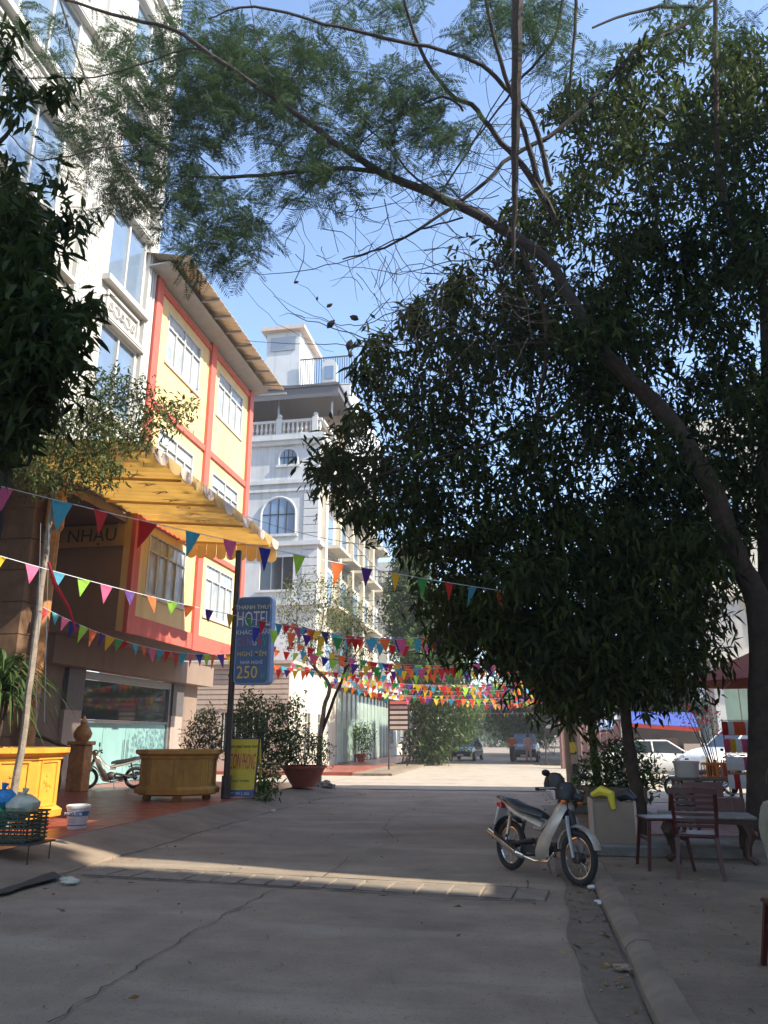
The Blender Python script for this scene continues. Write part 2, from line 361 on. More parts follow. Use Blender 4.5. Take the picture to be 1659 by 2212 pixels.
GAPS = [((-5.9,10.3,.1),.5), ((-4.6,10.0,0),.35), ((-3.5,9.75,0),.3), ((-2.5,9.55,0),.3), ((-1.5,9.3,0),.3), ((-8.1,12.2,1.0),1.0), ((-6.6,10.75,.1),.6), ((-5.3,10.15,.05),.45), ((-4.0,9.85,0),.35), ((-3,9.65,0),.35), ((-2,9.45,0),.3), ((-3.4,9.1,0),.3), ((-1.2,9.25,0),.25), ((-8.6,13,1.3),.6)]
def carve(C):
    """openings in the crowns where the sun comes through"""
    k = np.ones(len(C), bool); s_ = np.array(sv)
    for p, r_ in GAPS:
        d = C-np.array(p); t = d@s_; k &= np.linalg.norm(d-t[:, None]*s_, axis=1) > r_+(.3 if r_ > .45 else .05)
    return C[k]
def clumps(P, nc, per, y0, y1, rad, holes=()):
    c = poly_points(P, nc, y0, y1, holes); c = np.repeat(c, per, 0)+rng.normal(0, 1, (nc*per, 3))*np.array([rad, rad, rad*.75]); return c
def leaf_proto(mname, L, W):
    if mname in _lp: return _lp[mname]
    s = MB(); s.add([(0,0,0),(.4,W*.5,.03),(.72,W*.36,-.06),(1,0,-.22),(.72,-W*.36,-.06),(.4,-W*.5,.03),(.4,0,0),(.72,0,-.1)], [(0,1,2,6),(6,2,3,7),(6,7,3,4),(0,6,4,5)])
    o = s.build('leaf', mname); me = o.data; bpy.data.objects.remove(o); _lp[mname] = me; return me
def fronds(C, L=.42, pairs=13, pl=.085, pw=.014, mname='leafp', name='crown', parent=None, zdir=-.1):
    """feathery bipinnate leaves: a rachis with opposed narrow pinnae"""
    C = carve(C); n = len(C); D = rdir(n, zdir, .45); up = np.zeros_like(D); up[:, 2] = 1; up += rng.normal(0, .35, up.shape)
    S = norm(np.cross(D, up)); Nn = np.cross(S, D); Ls = L*rng.uniform(.7, 1.25, n)
    VV = []; FF = []; cnt = 0
    for k in range(pairs):
        t = (k+1)/pairs; B = C+D*(Ls*t)[:, None]-Nn*(Ls*.25*t*t)[:, None]
        l = pl*(.55+1.6*t*(1-t)+.15)*rng.uniform(.85, 1.15, n)*(Ls/L)
        for sg in (1, -1):
            d = norm(S*sg+D*.55-Nn*.18+rng.normal(0, .07, (n, 3))); wv = np.cross(d, Nn)
            tip = B+d*l[:, None]; mid = B+d*(l*.5)[:, None]
            VV.append(np.stack([B, mid+wv*pw*.6, tip, mid-wv*pw*.6], 1).reshape(-1, 3)); FF.append(np.arange(n*4).reshape(-1, 4)+cnt); cnt += n*4
    # rachis
    e = C+D*Ls[:, None]-Nn*(Ls*.25)[:, None]
    VV.append(np.stack([C+S*.003, C-S*.003, e-S*.002, e+S*.002], 1).reshape(-1, 3)); FF.append(np.arange(n*4).reshape(-1, 4)+cnt)
    return npmesh(name, np.concatenate(VV), np.concatenate(FF), mname, parent)
def bez(pts, sub=4):
    """Catmull-Rom through points (tuples incl. radius)"""
    out = []; P = [pts[0]]+list(pts)+[pts[-1]]
    for i in range(1, len(P)-2):
        for s_ in range(sub):
            t = s_/sub; q = []
            for a, b, c, d in zip(P[i-1], P[i], P[i+1], P[i+2]):
                q.append(.5*(2*b+(c-a)*t+(2*a-5*b+4*c-d)*t*t+(3*b-a-3*c+d)*t**3))
            out.append(q)
    out.append(list(pts[-1])); return out
def limb(s, pts, n=7, sub=4, wob=.0):
    """pts: (px,py,Y,r)"""
    w = [tuple(AY(a, b, c))+(r_,) for a, b, c, r_ in pts]; w = bez(w, sub)
    for q in w[1:-1]:
        for i in range(3): q[i] += random.uniform(-wob, wob)
    s.tube([q[:3] for q in w], [max(q[3], .002) for q in w], n); return [Vector(q[:3]) for q in w]

# ============================================================ THE GROUND
s = MB(); s.box(-600, 600, -300, 1500, -1, -.012); structure(s.build('ground', 'ground'))
KX, LX, RX = .62, -5.6, -6.6        # right kerb, left road edge, top of the left ramp
TZ = .22
# road: subdivided sheet with slight unevenness
def road():
    xs = np.linspace(LX-.02, KX, 26); ys = np.concatenate([np.linspace(-12, 0, 13), np.linspace(.4, 30, 75), np.linspace(31, 150, 40)])
    V = []; 
    for y in ys:
        for x in xs: V.append((x, y, .005*math.sin(x*1.3+y*.7)+.003*math.sin(y*2.1-x)-.012*max(0, 1-abs(y-9.0)/.5)))
    nx = len(xs); F = [(j*nx+i, j*nx+i+1, (j+1)*nx+i+1, (j+1)*nx+i) for j in range(len(ys)-1) for i in range(nx-1)]
    s = MB(); s.add(V, F); return structure(s.build('road', 'road', smooth=True))
rd = road()
pc_ = mat('sun_pale_concrete', (.4,.335,.26), .9, .1, 2, .4, 60, dirt=(.3,.25,.19,.6), dscale=.8)  # paler surface of the junction, lightened further to bring up the sunlit band
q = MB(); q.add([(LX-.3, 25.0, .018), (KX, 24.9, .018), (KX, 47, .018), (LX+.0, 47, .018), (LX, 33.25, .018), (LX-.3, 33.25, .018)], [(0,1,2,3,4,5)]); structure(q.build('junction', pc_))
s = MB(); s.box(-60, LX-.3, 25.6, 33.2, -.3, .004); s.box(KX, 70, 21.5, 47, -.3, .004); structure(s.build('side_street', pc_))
# drain slabs across the road
me = None
for i in range(16):
    w0 = .33; x0 = -5.35+i*(w0+.012)
    if me is None:
        q = MB(); q.rbox(0, .318, 0, .52, -.03, .012, .008); o = q.build('drain_slab', 'slab', rd); me = o.data; o.location = (0,0,0); bpy.data.objects.remove(o)
    o = inst(me, 'drain_slab', rd, (x0, 9.28+.0-.035*i+random.uniform(-.01, .01), random.uniform(0, .006)), (random.uniform(-.01, .01), random.uniform(-.012, .012), -.105+random.uniform(-.012, .012)))
q = MB()
for i in range(30):
    x0, x1 = -5.4+i*.18, -5.4+(i+1)*.18
    for sgn, oy in ((1, .585), (-1, -.05)):
        a = lambda x: 9.28-(x+5.35)*.105+oy
        wv = .008+.018*random.random()
        q.add([(x0, a(x0)-wv, .014), (x1, a(x1)-wv, .014), (x1, a(x1)+wv, .014), (x0, a(x0)+wv, .014)], [(0,1,2,3)])
q.build('drain_joint', 'crack', rd)
def ribbon(pts, wd, z=.016, jit=.03, sub=7, name='crack'):
    q = MB(); W = [G(a, b, 0) for a, b in pts]; P = []
    for i in range(len(W)-1):
        for k in range(sub): P.append(W[i].lerp(W[i+1], k/sub)+Vector((random.uniform(-jit, jit), random.uniform(-jit, jit), 0)))
    P.append(W[-1])
    for i in range(len(P)-1):
        d = (P[i+1]-P[i]).normalized(); n_ = Vector((-d.y, d.x, 0)); a = wd*random.uniform(.15, .95)*.42; b = wd*random.uniform(.15, .95)*.42
        q.add([tuple(P[i]+n_*a)[:2]+(z,), tuple(P[i+1]+n_*b)[:2]+(z,), tuple(P[i+1]-n_*b)[:2]+(z,), tuple(P[i]-n_*a)[:2]+(z,)], [(0,1,2,3)])
    return q.build(name, 'crack', rd)
ribbon([(110,2212),(240,2130),(340,2065),(430,2010),(520,1960),(590,1925)], .02)
ribbon([(700,1895),(760,1850),(860,1820),(830,1790),(850,1765),(930,1730)], .022)
ribbon([(500,1975),(545,1962)], .025); ribbon([(1140,1905),(1142,1945)], .03, jit=.004)
ribbon([(1040,1790),(1120,1765),(1090,1730)], .02); ribbon([(640,1915),(900,1945),(1130,1950)], .018, jit=.02)
ribbon([(250,1845),(420,1812),(560,1775)], .015)
# gutter strip on the right
q = MB(); ge = [.29+.03*math.sin(i*.31)+.02*math.sin(i*.8) for i in range(141)]
q.add([v for i in range(141) for v in ((ge[i], -8+i*.2, .0095), (KX, -8+i*.2, .0095))], [(2*i, 2*i+1, 2*i+3, 2*i+2) for i in range(140)]); structure(q.build('gutter', 'gutter'))
# left ramp pavement, modelled with worn lip
def ramp():
    ys = np.linspace(-8, 24.5, 66); q = MB(); V = []
    prof = [(LX+.03, -.05), (LX, .02), (LX-.12, .045), (-6.1, .12), (RX, TZ-.01), (RX, -.1)]
    for y in ys:
        e = .04*math.sin(y*1.7)+.03*math.sin(y*4.1)
        bulge = 1.0*math.exp(-((y-22.6)/1.3)**2)       # the pavement swells into the corner by the pot
        for k, (x, z) in enumerate(prof): V.append((x+(e if k < 3 else 0)+(bulge if k < 3 else bulge*.4 if k == 3 else 0), y, z+.008*math.sin(y*3+k)*(1 if 0 < k < 4 else 0)))
    n = len(prof); F = [(j*n+i, j*n+i+1, (j+1)*n+i+1, (j+1)*n+i) for j in range(len(ys)-1) for i in range(n-1)]
    F += [tuple(range(n)), tuple(len(V)-n+i for i in reversed(range(n)))]
    q.add(V, F); return structure(q.build('pavement', 'walk', smooth=True))
ramp()
# drain mouth under the left ramp
q = MB(); q.prism([tuple(G(a, b, .03)) for a, b in ((-20,1935),(0,1908),(40,1890),(80,1880),(118,1884),(132,1894),(100,1903),(50,1916),(20,1928))], (0,0,.006)); o = q.build('drain_opening', 'crack')
structure(o)
# terrace of red tiles (left), base + tiles
q = MB(); q.box(-16, RX, -8, 24.5, -.3, TZ-.012); tb = structure(q.build('terrace', 'grout'))
q = MB(); q.rbox(.004, .596, .004, .596, -.02, 0, .004); o = q.build('tile', 'tile'); tm = o.data; bpy.data.objects.remove(o)
c = 0
for j in range(28):
    for i in range(10):
        x = RX-.6*(i+1); y = 8+j*.6
        if x < -13 or y > 23.9: continue
        inst(tm, 'tile', tb, (x, y, TZ+random.uniform(-.0015, .0015)), (random.uniform(-.002, .002), random.uniform(-.002, .002), 0)); c += 1
# terrace beyond the side street
q = MB(); q.box(-20, -7.3, 33.2, 60, -.3, .14); structure(q.build('terrace_far', 'tile'))
q = MB(); q.box(-7.3, LX-.02, 33.2, 150, -.3, .1); q.box(-30, -7.3, 60.01, 150, -.3, .1); structure(q.build('pavement_far', 'walk'))
# right pavement
q = MB(); q.box(KX+.2, 9, -20, 19.5, -.3, .125); rp = structure(q.build('pavement_right', 'dirtwalk'))
q = MB(); q.box(KX, 14, 47, 150, -.3, .12); structure(q.build('pavement_right_far', 'walk'))
q = MB(); prof = [(0,-.1),(0,.07),(.03,.105),(.08,.13),(.19,.13),(.19,-.1)]
q.prism([(x, 0, z) for x, z in prof], (0, .97, 0)); o = q.build('kerbstone', 'kerb', None, smooth=True); km = o.data; bpy.data.objects.remove(o)
kerb = bpy.data.objects.new('kerb', None); col.objects.link(kerb); kerb['kind'] = 'structure'; kerb.location = (KX, 0, 0)
for i in range(29): inst(km, 'kerbstone', kerb, (random.uniform(-.012, .012)+.02, -8+i*.98, random.uniform(-.012, .006)), (0, random.uniform(-.04, .04), random.uniform(-.012, .012)))
# pink tiled patch by the stall
q = MB(); q.box(1.5, 8, 13.4, 19.4, .12, .13); pb = structure(q.build('paved_patch', 'grout'))
q = MB(); q.rbox(.004, .396, .004, .396, -.01, .014, .004); o = q.build('tile', 'pinktile'); tm2 = o.data; bpy.data.objects.remove(o)
for j in range(15):
    for i in range(16): inst(tm2, 'tile', pb, (1.5+.4*i, 13.4+.4*j, .13+random.uniform(-.002, .002)), (random.uniform(-.004, .004), random.uniform(-.004, .004), 0))

# ============================================================ BUILDINGS
def frame_window(b, X, y0, y1, z0, z1, ncol=4, trans=.28, fm='white2', gm='glassg', face=1, d=.1, bar=.05, bars=0):
    """a window in a wall whose outer face is the plane X; returns frame part with panes"""
    q = MB(); xf = X+face*.035; xb = X-face*d; a, c_ = min(xf, xb), max(xf, xb)
    q.box(a, c_, y0, y1, z1-bar, z1); q.box(a, c_, y0, y1, z0, z0+bar); q.box(a, c_, y0, y0+bar, z0+bar, z1-bar); q.box(a, c_, y1-bar, y1, z0+bar, z1-bar)
    zt = z1-(z1-z0)*trans
    if trans: q.box(a+.004, c_-.004, y0+bar, y1-bar, zt-bar/2, zt+bar/2)
    wd = (y1-y0)/ncol
    for k in range(1, ncol): q.box(a+.002, c_-.002, y0+k*wd-bar*.45, y0+k*wd+bar*.45, z0+bar, (zt-bar/2) if trans else z1-bar)
    if trans and ncol > 1: q.box(a+.002, c_-.002, (y0+y1)/2-bar*.45, (y0+y1)/2+bar*.45, zt+bar/2, z1-bar)
    for k in range(bars):
        yy = y0+(k+.5)*(y1-y0)/bars; q.cyl((X+face*.05, yy, z0), (X+face*.05, yy, z1), .008, n=4)
    f = q.build('window', fm, b)
    for k in range(ncol):
        q = MB(); ya, yb = y0+k*wd+(bar if k == 0 else bar*.45), y0+(k+1)*wd-(bar if k == ncol-1 else bar*.45)
        xx = X-face*.03; q.box(min(xx, xx-face*.015), max(xx, xx-face*.015), ya, yb, z0+bar, (zt-bar/2) if trans else z1-bar); q.build('pane', gm, f)
    if trans:
        q = MB(); xx = X-face*.03; q.box(min(xx, xx-face*.015), max(xx, xx-face*.015), y0+bar, y1-bar, zt+bar/2, z1-bar); q.build('pane', gm, f)
    return f
def wall_with_holes(q, X0, X1, y0, y1, z0, z1, holes):
    """solid slab between planes X0,X1 with rectangular openings (ya,yb,za,zb)"""
    ys = sorted({y0, y1, *[h[0] for h in holes], *[h[1] for h in holes]}); zs = sorted({z0, z1, *[h[2] for h in holes], *[h[3] for h in holes]})
    for i in range(len(zs)-1):
        run = None
        for j in range(len(ys)-1):
            cy, cz = (ys[j]+ys[j+1])/2, (zs[i]+zs[i+1])/2
            hole = any(h[0] < cy < h[1] and h[2] < cz < h[3] for h in holes)
            if not hole and run is None: run = ys[j]
            if (hole or j == len(ys)-2) and run is not None:
                e = ys[j] if hole else ys[j+1]
                if e > run: q.box(X0, X1, run, e, zs[i], zs[i+1])
                run = None

# ---- A: yellow building with red bands
B = thing('shophouse', 'yellow and red four-storey shophouse with a corrugated eave above the red terrace', 'building', (-13, 22, TZ))
C1 = (19.1, 21.5); C2 = (23.05, 25.45); ZW = ((5.3, 7.0), (8.62, 10.15), (12.25, 13.9))
holes = [(c[0], c[1], z[0], z[1]) for c in (C1, C2) for z in ZW]
q = MB(); wall_with_holes(q, -10.25, -10, 18.2, 26.3, 4.2, 14.6, holes); q.build('wall', 'yellow', B)
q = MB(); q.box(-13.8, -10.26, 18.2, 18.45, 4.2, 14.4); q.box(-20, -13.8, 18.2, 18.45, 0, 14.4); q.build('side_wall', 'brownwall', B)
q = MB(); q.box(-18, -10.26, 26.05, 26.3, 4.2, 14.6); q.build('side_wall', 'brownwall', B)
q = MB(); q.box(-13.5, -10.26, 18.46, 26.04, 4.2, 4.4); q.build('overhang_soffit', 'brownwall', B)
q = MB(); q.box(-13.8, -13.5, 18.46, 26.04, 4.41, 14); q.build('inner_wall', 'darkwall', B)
for y0, y1 in ((18.14, 18.5), (22.2, 22.6), (26.0, 26.36)):
    q = MB(); q.box(-10.02, -9.9, y0, y1, 4.12, 14.55); q.build('pilaster', 'redp', B)
for z0, z1 in ((4.14, 4.62), (7.22, 7.4), (10.56, 10.76), (14.2, 14.38)):
    for y0, y1 in ((18.5, 22.2), (22.6, 26.0)):
        q = MB(); q.box(-10.02, -9.93, y0, y1, z0, z1); q.build('band', 'redp', B)
for c in (C1, C2):
    for k, z in enumerate(ZW): 
        frame_window(B, -10.02, c[0], c[1], z[0], z[1], 4, .28, bars=9 if k == 0 else 0)
        q = MB(); q.box(-10.02, -9.95, c[0]-.08, c[1]+.08, z[0]-.08, z[0]-.002); q.build('sill', 'cream', B)
# eave of corrugated sheet: rises away from the wall to its outer edge
def corrugated(q, X0, Z0, X1, Z1, y0, y1, pitch, amp, th=.012, step=6, sagf=0):
    n = int((y1-y0)/pitch*step); rows = []
    for t in (0, .5, 1):
        x = X0+(X1-X0)*t; z = Z0+(Z1-Z0)*t-sagf*math.sin(PI*t)
        rows.append([(x, y0+(y1-y0)*i/n, z+amp*abs(math.sin(PI*i/step))) for i in range(n+1)])
    a = len(rows[0]); V = [p for r_ in rows for p in r_]+[(p[0], p[1], p[2]-th) for r_ in rows for p in r_]; F = []
    for j in range(2):
        for i in range(a-1):
            F.append((j*a+i, j*a+i+1, (j+1)*a+i+1, (j+1)*a+i)); o_ = 3*a; F.append((o_+j*a+i, o_+(j+1)*a+i, o_+(j+1)*a+i+1, o_+j*a+i+1))
    for i in range(a-1): F.append((2*a+i, 2*a+i+1, 5*a+i+1, 5*a+i)); F.append((i, 3*a+i, 3*a+i+1, i+1))
    q.add(V, F)
q = MB(); corrugated(q, -13, 15.6, -8.75, 14.65, 17.6, 26.55, .3, .05); rf = q.build('roof', 'roofm', B)
for k in range(10):
    q = MB(); yy = 17.9+k*.99; q.box(-9.95, -8.75, yy, yy+.05, 14.62, 14.7); q.build('rafter', 'soffit', rf)
q = MB(); q.prism([(-10, 17.65, 14.5), (-10, 17.65, 14.56), (-9.35, 17.65, 14.6), (-9.35, 17.65, 14.57)], (0, 8.85, 0)); q.build('soffit_board', 'soffit', rf)
q = MB(); q.box(-13.5, -10.3, 18.5, 26, 14.65, 14.95); q.build('ceiling_slab', 'soffit', B)
# ground-floor shopfront on the plane X=-12.6
SX = -12.6
q = MB(); q.box(SX-.3, SX, 18.46, 20.6, TZ, 4.2); q.box(SX-.3, SX, 26.6, 29.0, TZ, 4.2); q.box(SX-.3, SX, 20.6, 26.6, 3.62, 4.2); q.build('shopfront_wall', 'brownwall', B)
q = MB(); q.box(SX, SX+.5, 18.5, 29.3, 3.45, 4.19); q.build('lintel', 'brownwall', B)
for y0, y1 in ((19.9, 20.75), (26.6, 27.5)):
    q = MB(); q.box(SX, SX+.14, y0, y1, 2.3, 3.44); q.build('pier_top', 'granite', B)
    q = MB(); q.box(SX, SX+.12, y0, y1, TZ, 2.298); q.build('pier', 'granite2', B)
dr = MB(); dr.box(SX-.06, SX+.06, 20.76, 26.58, 3.2, 3.42); dr.box(SX-.06, SX+.06, 26.45, 26.58, TZ, 3.2); dr.box(SX-.06, SX+.06, 20.76, 20.86, TZ, 3.2); dr.box(SX-.05, SX+.05, 20.87, 26.44, 2.0, 2.06)
dr = dr.build('door_frame', 'metal', B)
q = MB(); q.box(SX-.03, SX-.015, 20.87, 26.44, 2.07, 3.19); q.build('transom_glass', 'darkg', dr)
for k in range(4):
    q = MB(); y0 = 20.88+k*1.39; q.box(SX-.03, SX-.01, y0, y0+1.37, TZ+.02, 1.99); q.build('glass_door', 'teal', dr)
q = MB(); q.box(SX+.02, SX+.05, 23.5, 23.53, .9, 1.5); q.box(SX+.02, SX+.05, 23.75, 23.78, .9, 1.5); q.build('door_handle', 'chrome', dr)

# ---- B: tall white building on the far left
W = thing('apartment_building', 'tall white building with fluted pilasters and blue glass rising at the left edge', 'building', (-13, 12, TZ))
wins = []
for k in range(6):
    z0 = 5.95+3.5*k+(1.6 if k == 0 else 0); wins += [(15.75, 17.6, z0, z0+(1.4 if k == 0 else 2.3)), (10.3, 13.5, z0, z0+(1.4 if k == 0 else 2.3)), (5.2, 8.4, z0, z0+(1.4 if k == 0 else 2.3))]
q = MB(); wall_with_holes(q, -10.4, -10.1, 3, 18.1, 7.3, 27.5, wins); q.build('wall', 'white', W)
q = MB(); q.box(-20, -10.41, 17.8, 18.1, 7.3, 27.5); q.build('side_wall', 'white', W)
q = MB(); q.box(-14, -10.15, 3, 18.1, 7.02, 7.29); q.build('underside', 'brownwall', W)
for y0, y1, z0, z1 in wins:
    f = frame_window(W, -10.12, y0, y1, z0, z1, 2 if y1-y0 < 2.5 else 3, 0, 'white2', 'glass', bar=.07)
    q = MB()   # moulded sill and head
    q.box(-10.1, -9.88, y0-.15, y1+.15, z0-.16, z0-.002); q.build('sill', 'white2', W); q = MB(); q.box(-10.1, -9.92, y0-.12, y1+.12, z1+.002, z1+.14); q.build('moulding', 'white2', W)
    if z0 < 8: continue
    za, zb = z0-1.0, z0-.3   # raised spandrel panel with scroll relief
    q = MB(); q.box(-10.1, -10.03, y0+.1, y1-.1, za, za+.06); q.box(-10.1, -10.03, y0+.1, y1-.1, zb-.06, zb); q.box(-10.1, -10.03, y0+.1, y0+.16, za+.06, zb-.06); q.box(-10.1, -10.03, y1-.16, y1-.1, za+.06, zb-.06)
    m = (y0+y1)/2; h = (za+zb)/2
    for sg in (1, -1):
        for i, (rr, oy) in enumerate(((.16, .28), (.11, .58))):
            q.torus((-10.06, m+sg*oy, h), rr, .02, 'x', 12, 5)
    q.torus((-10.06, m, h), .1, .025, 'x', 12, 5); q.build('spandrel_panel', 'white2', W)
for y0, y1 in ((14.35, 15.3), (17.68, 18.1), (8.9, 9.8)):
    q = MB(); n = max(3, int((y1-y0)/.12)); q.box(-10.1, -9.98, y0, y1, 7.4, 27.4)
    for i in range(n): yy = y0+(i+.5)*(y1-y0)/n; q.tube([(-9.97, yy, 7.45), (-9.97, yy, 27.3)], .035, 6, False)
    q.build('fluted_pilaster', 'white2', W)
for k in range(1, 6):
    q = MB(); q.box(-10.1, -9.9, 3, 14.3, 5.95+3.5*k-1.15, 5.95+3.5*k-1.05); q.build('string_course', 'white2', W); q = MB(); q.box(-10.1, -9.9, 15.35, 17.6, 5.95+3.5*k-1.15, 5.95+3.5*k-1.05); q.build('string_course', 'white2', W)
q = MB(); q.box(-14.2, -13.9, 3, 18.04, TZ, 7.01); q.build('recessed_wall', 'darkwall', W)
for i in range(19):
    q = MB(); q.box(-13.88, -13.82, 11.0, 17.6, 1.0+i*.26, 1.12+i*.26); q.build('slat', 'darkwood', W)
# brown tiled column
Cc = thing('stone_column', 'brown tiled square column beside the yellow planter under the canopy', 'column', (-9.9, 14.6, TZ))
for k in range(10):
    q = MB(); q.rbox(-10.95, -10.2, 14.3, 14.9, TZ+k*.68, TZ+.672+k*.68, .012); q.build('tile', 'tilecol', Cc)
q = MB(); q.box(-10.9, -10.25, 14.35, 14.85, TZ, 6.99); q.build('core', 'tilecol', Cc)
q = MB(); q.lathe([(.2,TZ),(.2,.5),(.14,.6),(.14,5.9),(.2,6.0),(.2,6.9)], (-10.0, 14.75, 0), 12); q.build('sunlit_edge', 'orangewood_sunedge', Cc)  # orange shaft stands for the column's sunlit edge, light put into its colour

# ---- yellow canopy
A = thing('canopy', 'large yellow corrugated canopy with scalloped edge and dark lettering over the terrace', 'awning', (-9, 15, 6.5))
q = MB(); corrugated(q, -10.08, 7.28, -7.0, 6.98, 12.6, 18.15, .31, .045, .012); corrugated(q, -9.9, 7.26, -7.0, 6.98, 18.15, 21.2, .31, .045, .012); q.build('sheet', 'awning', A)
for yy in (12.7, 14.6, 16.5, 18.4, 20.6):
    q = MB(); q.prism([(-9.88, yy, 7.1), (-7.05, yy, 6.83), (-7.05, yy, 6.88), (-9.88, yy, 7.16)], (0, .05, 0)); q.build('support_rail', 'awning', A)
q = MB(); q.box(-13.7, -10.15, 18.05, 18.09, 6.4, 6.98); q.build('valance', 'awning', A)
text('QUÁN NHẬU', .5, (-11.9, 18.03, 6.68), (PI/2, 0, 0), 'txtk', A, .004)
for i in range(14):      # scalloped edge pieces along the outer rim
    yy = 12.6+i*.617; q = MB(); pts = [(-6.98, yy+.01, 7.12), (-6.98, yy+.6, 7.12)]+[(-6.98, yy+.305+.295*math.cos(PI*k/8), 7.0-.16*math.sin(PI*k/8)) for k in range(9)]
    q.prism(pts, (-.012, 0, 0)); q.build('scallop', 'beige' if i % 2 else 'awning', A)
for i in range(9):
    xx = -9.85+i*.315; zt = 7.25-(xx+9.9)*.096; q = MB(); pts = [(xx+.005, 21.2, zt), (xx+.31, 21.2, zt-.03)]+[(xx+.1575+.15*math.cos(PI*k/8), 21.2, zt-.38-.12*math.sin(PI*k/8)) for k in range(9)]
    q.prism(pts, (0, .012, 0)); q.build('scallop', 'awning', A)
for i, ch in enumerate('KARAOKE'): text(ch, .5, (-7.9, 14.2+i*.6, 6.88), (PI, R(-6), PI/2), 'planter2', A, .002)

# ---- C: hotel: pale blue side face towards the camera, sunlit front along the street
H = thing('classical_hotel', 'pale classical hotel with arched windows, balustrade and roof tower behind the yellow building', 'building', (-14, 42, .1))
HY = 40.0
def ywall(q, Y0, Y1, x0, x1, z0, z1, holes):
    t = MB(); wall_with_holes(t, Y0, Y1, x0, x1, z0, z1, holes); q.add([(v[1], v[0], v[2]) for v in t.v], t.f)
q = MB(); ywall(q, HY, HY+.4, -20, -10.9, 4.2, 18.3, [(-14.17,-12.26,12.45,13.6), (-14.17,-12.26,9.3,11.15), (-13.25,-12.25,16.55,17.0), (-18.4,-16.6,12.45,14.2), (-18.4,-16.6,9.3,11.15)])
def archplate(q, xc, hw, z0, Y, th, top):
    """wall piece with a half-round opening, radius hw, springing at z0"""
    n = 16; V = []; F = []
    for i in range(n+1):
        a = PI*i/n; x, z = xc-hw*math.cos(a), z0+hw*math.sin(a)
        V += [(x, Y, z), (x, Y, top), (x, Y+th, z), (x, Y+th, top)]
    for i in range(n):
        o_ = i*4; F += [(o_, o_+4, o_+5, o_+1), (o_+2, o_+3, o_+7, o_+6), (o_, o_+2, o_+6, o_+4)]
    q.add(V, F)
q.build('side_wall', 'cool', H)
for xc, hw, zs, zb in ((-13.215, .955, 13.6, 12.45), (-12.75, .5, 17.0, 16.55)):
    # dark glass recessed, arched surround proud
    g = MB(); n = 16; pts = [(xc+hw, HY-.0, zb)]+[(xc+hw*math.cos(PI*i/n), HY, zs+hw*math.sin(PI*i/n)) for i in range(n+1)]+[(xc-hw, HY, zb)]
    g.prism([(p[0], HY-.02, p[2]) for p in pts], (0, .015, 0)); wn = g.build('window', 'glass', H)
    t = MB(); pp = [(xc+(hw+.06)*math.cos(PI*i/n), HY-.05, zs+(hw+.06)*math.sin(PI*i/n)) for i in range(n+1)]; t.tube([(xc+hw+.06, HY-.05, zb)]+pp+[(xc-hw-.06, HY-.05, zb)], .07, 6); t.box(xc-hw-.2, xc+hw+.2, HY-.15, HY, zb-.14, zb); t.build('frame', 'cool', wn)
    t = MB(); t.box(xc-.03, xc+.03, HY-.045, HY-.022, zb, zs+hw*.95); t.box(xc-hw, xc+hw, HY-.046, HY-.023, zs-.03, zs+.03)
    for sg in (1, -1): t.box(xc+sg*hw*.5-.02, xc+sg*hw*.5+.02, HY-.044, HY-.021, zb, zs+hw*.8)
    t.build('glazing_bar', 'black', wn)
for x0, x1, z0, z1 in ((-14.17,-12.26,9.3,11.15), (-18.4,-16.6,12.45,14.2), (-18.4,-16.6,9.3,11.15)):
    t = MB(); t.box(x0, x1, HY+.1, HY+.12, z0, z1); wn = t.build('window', 'darkg', H)
    t = MB(); t.box(x0-.12, x1+.12, HY-.12, HY+.1, z0-.12, z0-.002); t.box(x0-.1, x1+.1, HY-.08, HY, z1+.002, z1+.12)
    t.build('frame', 'cool', wn)
    for k in range(1, 3): t = MB(); xx = x0+(x1-x0)*k/3; t.box(xx-.03, xx+.03, HY+.06, HY+.1, z0, z1); t.build('glazing_bar', 'metal', wn)
for z0, z1, d in ((18.0, 18.3, .35), (17.75, 18.0, .2), (15.4, 15.62, .16), (14.95, 15.1, .1), (11.75, 12.0, .22), (8.4, 8.65, .3), (8.1, 8.39, .15), (4.2, 4.6, .3)):
    t = MB(); t.box(-20, -10.9+d, HY-d, HY-.001, z0, z1); t.box(-10.899, -10.9+d, HY, 58, z0, z1); t.build('cornice', 'cool', H)
for k in range(14): # rusticated lines on the corner pier
    t = MB(); t.rbox(-11.75, -10.86, HY-.06, HY-.001, 8.7+k*.47, 9.13+k*.47, .02); t.build('corner_block', 'cool', H)
t = MB(); t.box(-20, -10.75, HY-.25, HY-.05, 18.32, 18.42); t.box(-20, -10.75, HY-.25, HY-.05, 19.1, 19.25); t.box(-10.95, -10.7, HY, 46, 19.1, 19.25); t.build('handrail', 'white2', H)
for i in range(34):
    x = -19.8+i*.27
    if i % 8 == 0: t = MB(); t.box(x-.16, x+.16, HY-.3, HY-.02, 18.3, 19.35); t.blob((x, HY-.15, 19.5), .15, 8); t.build('baluster_post', 'white2', H); continue
    t = MB(); t.lathe([(.07,18.42),(.04,18.5),(.1,18.68),(.05,18.95),(.07,19.1)], (x, HY-.15, 0), 6); t.build('baluster', 'white2', H)
t = MB(); t.box(-20, -9.6, HY-.9, 47, 20.95, 21.1); t.box(-20, -9.7, HY-.8, HY-.75, 20.3, 20.94); t.box(-9.75, -9.7, HY-.7, 47, 20.6, 20.94); t.build('terrace_roof', 'granite', H)
for x in (-19, -16, -13.4, -10.2): t = MB(); t.box(x-.05, x+.05, HY-.2, HY-.12, 19.25, 20.9); t.build('roof_post', 'metal', H)
t = MB(); t.box(-20, -10.3, 43.5, 43.95, 18.3, 21.6); t.build('terrace_back_wall', 'beige', H)
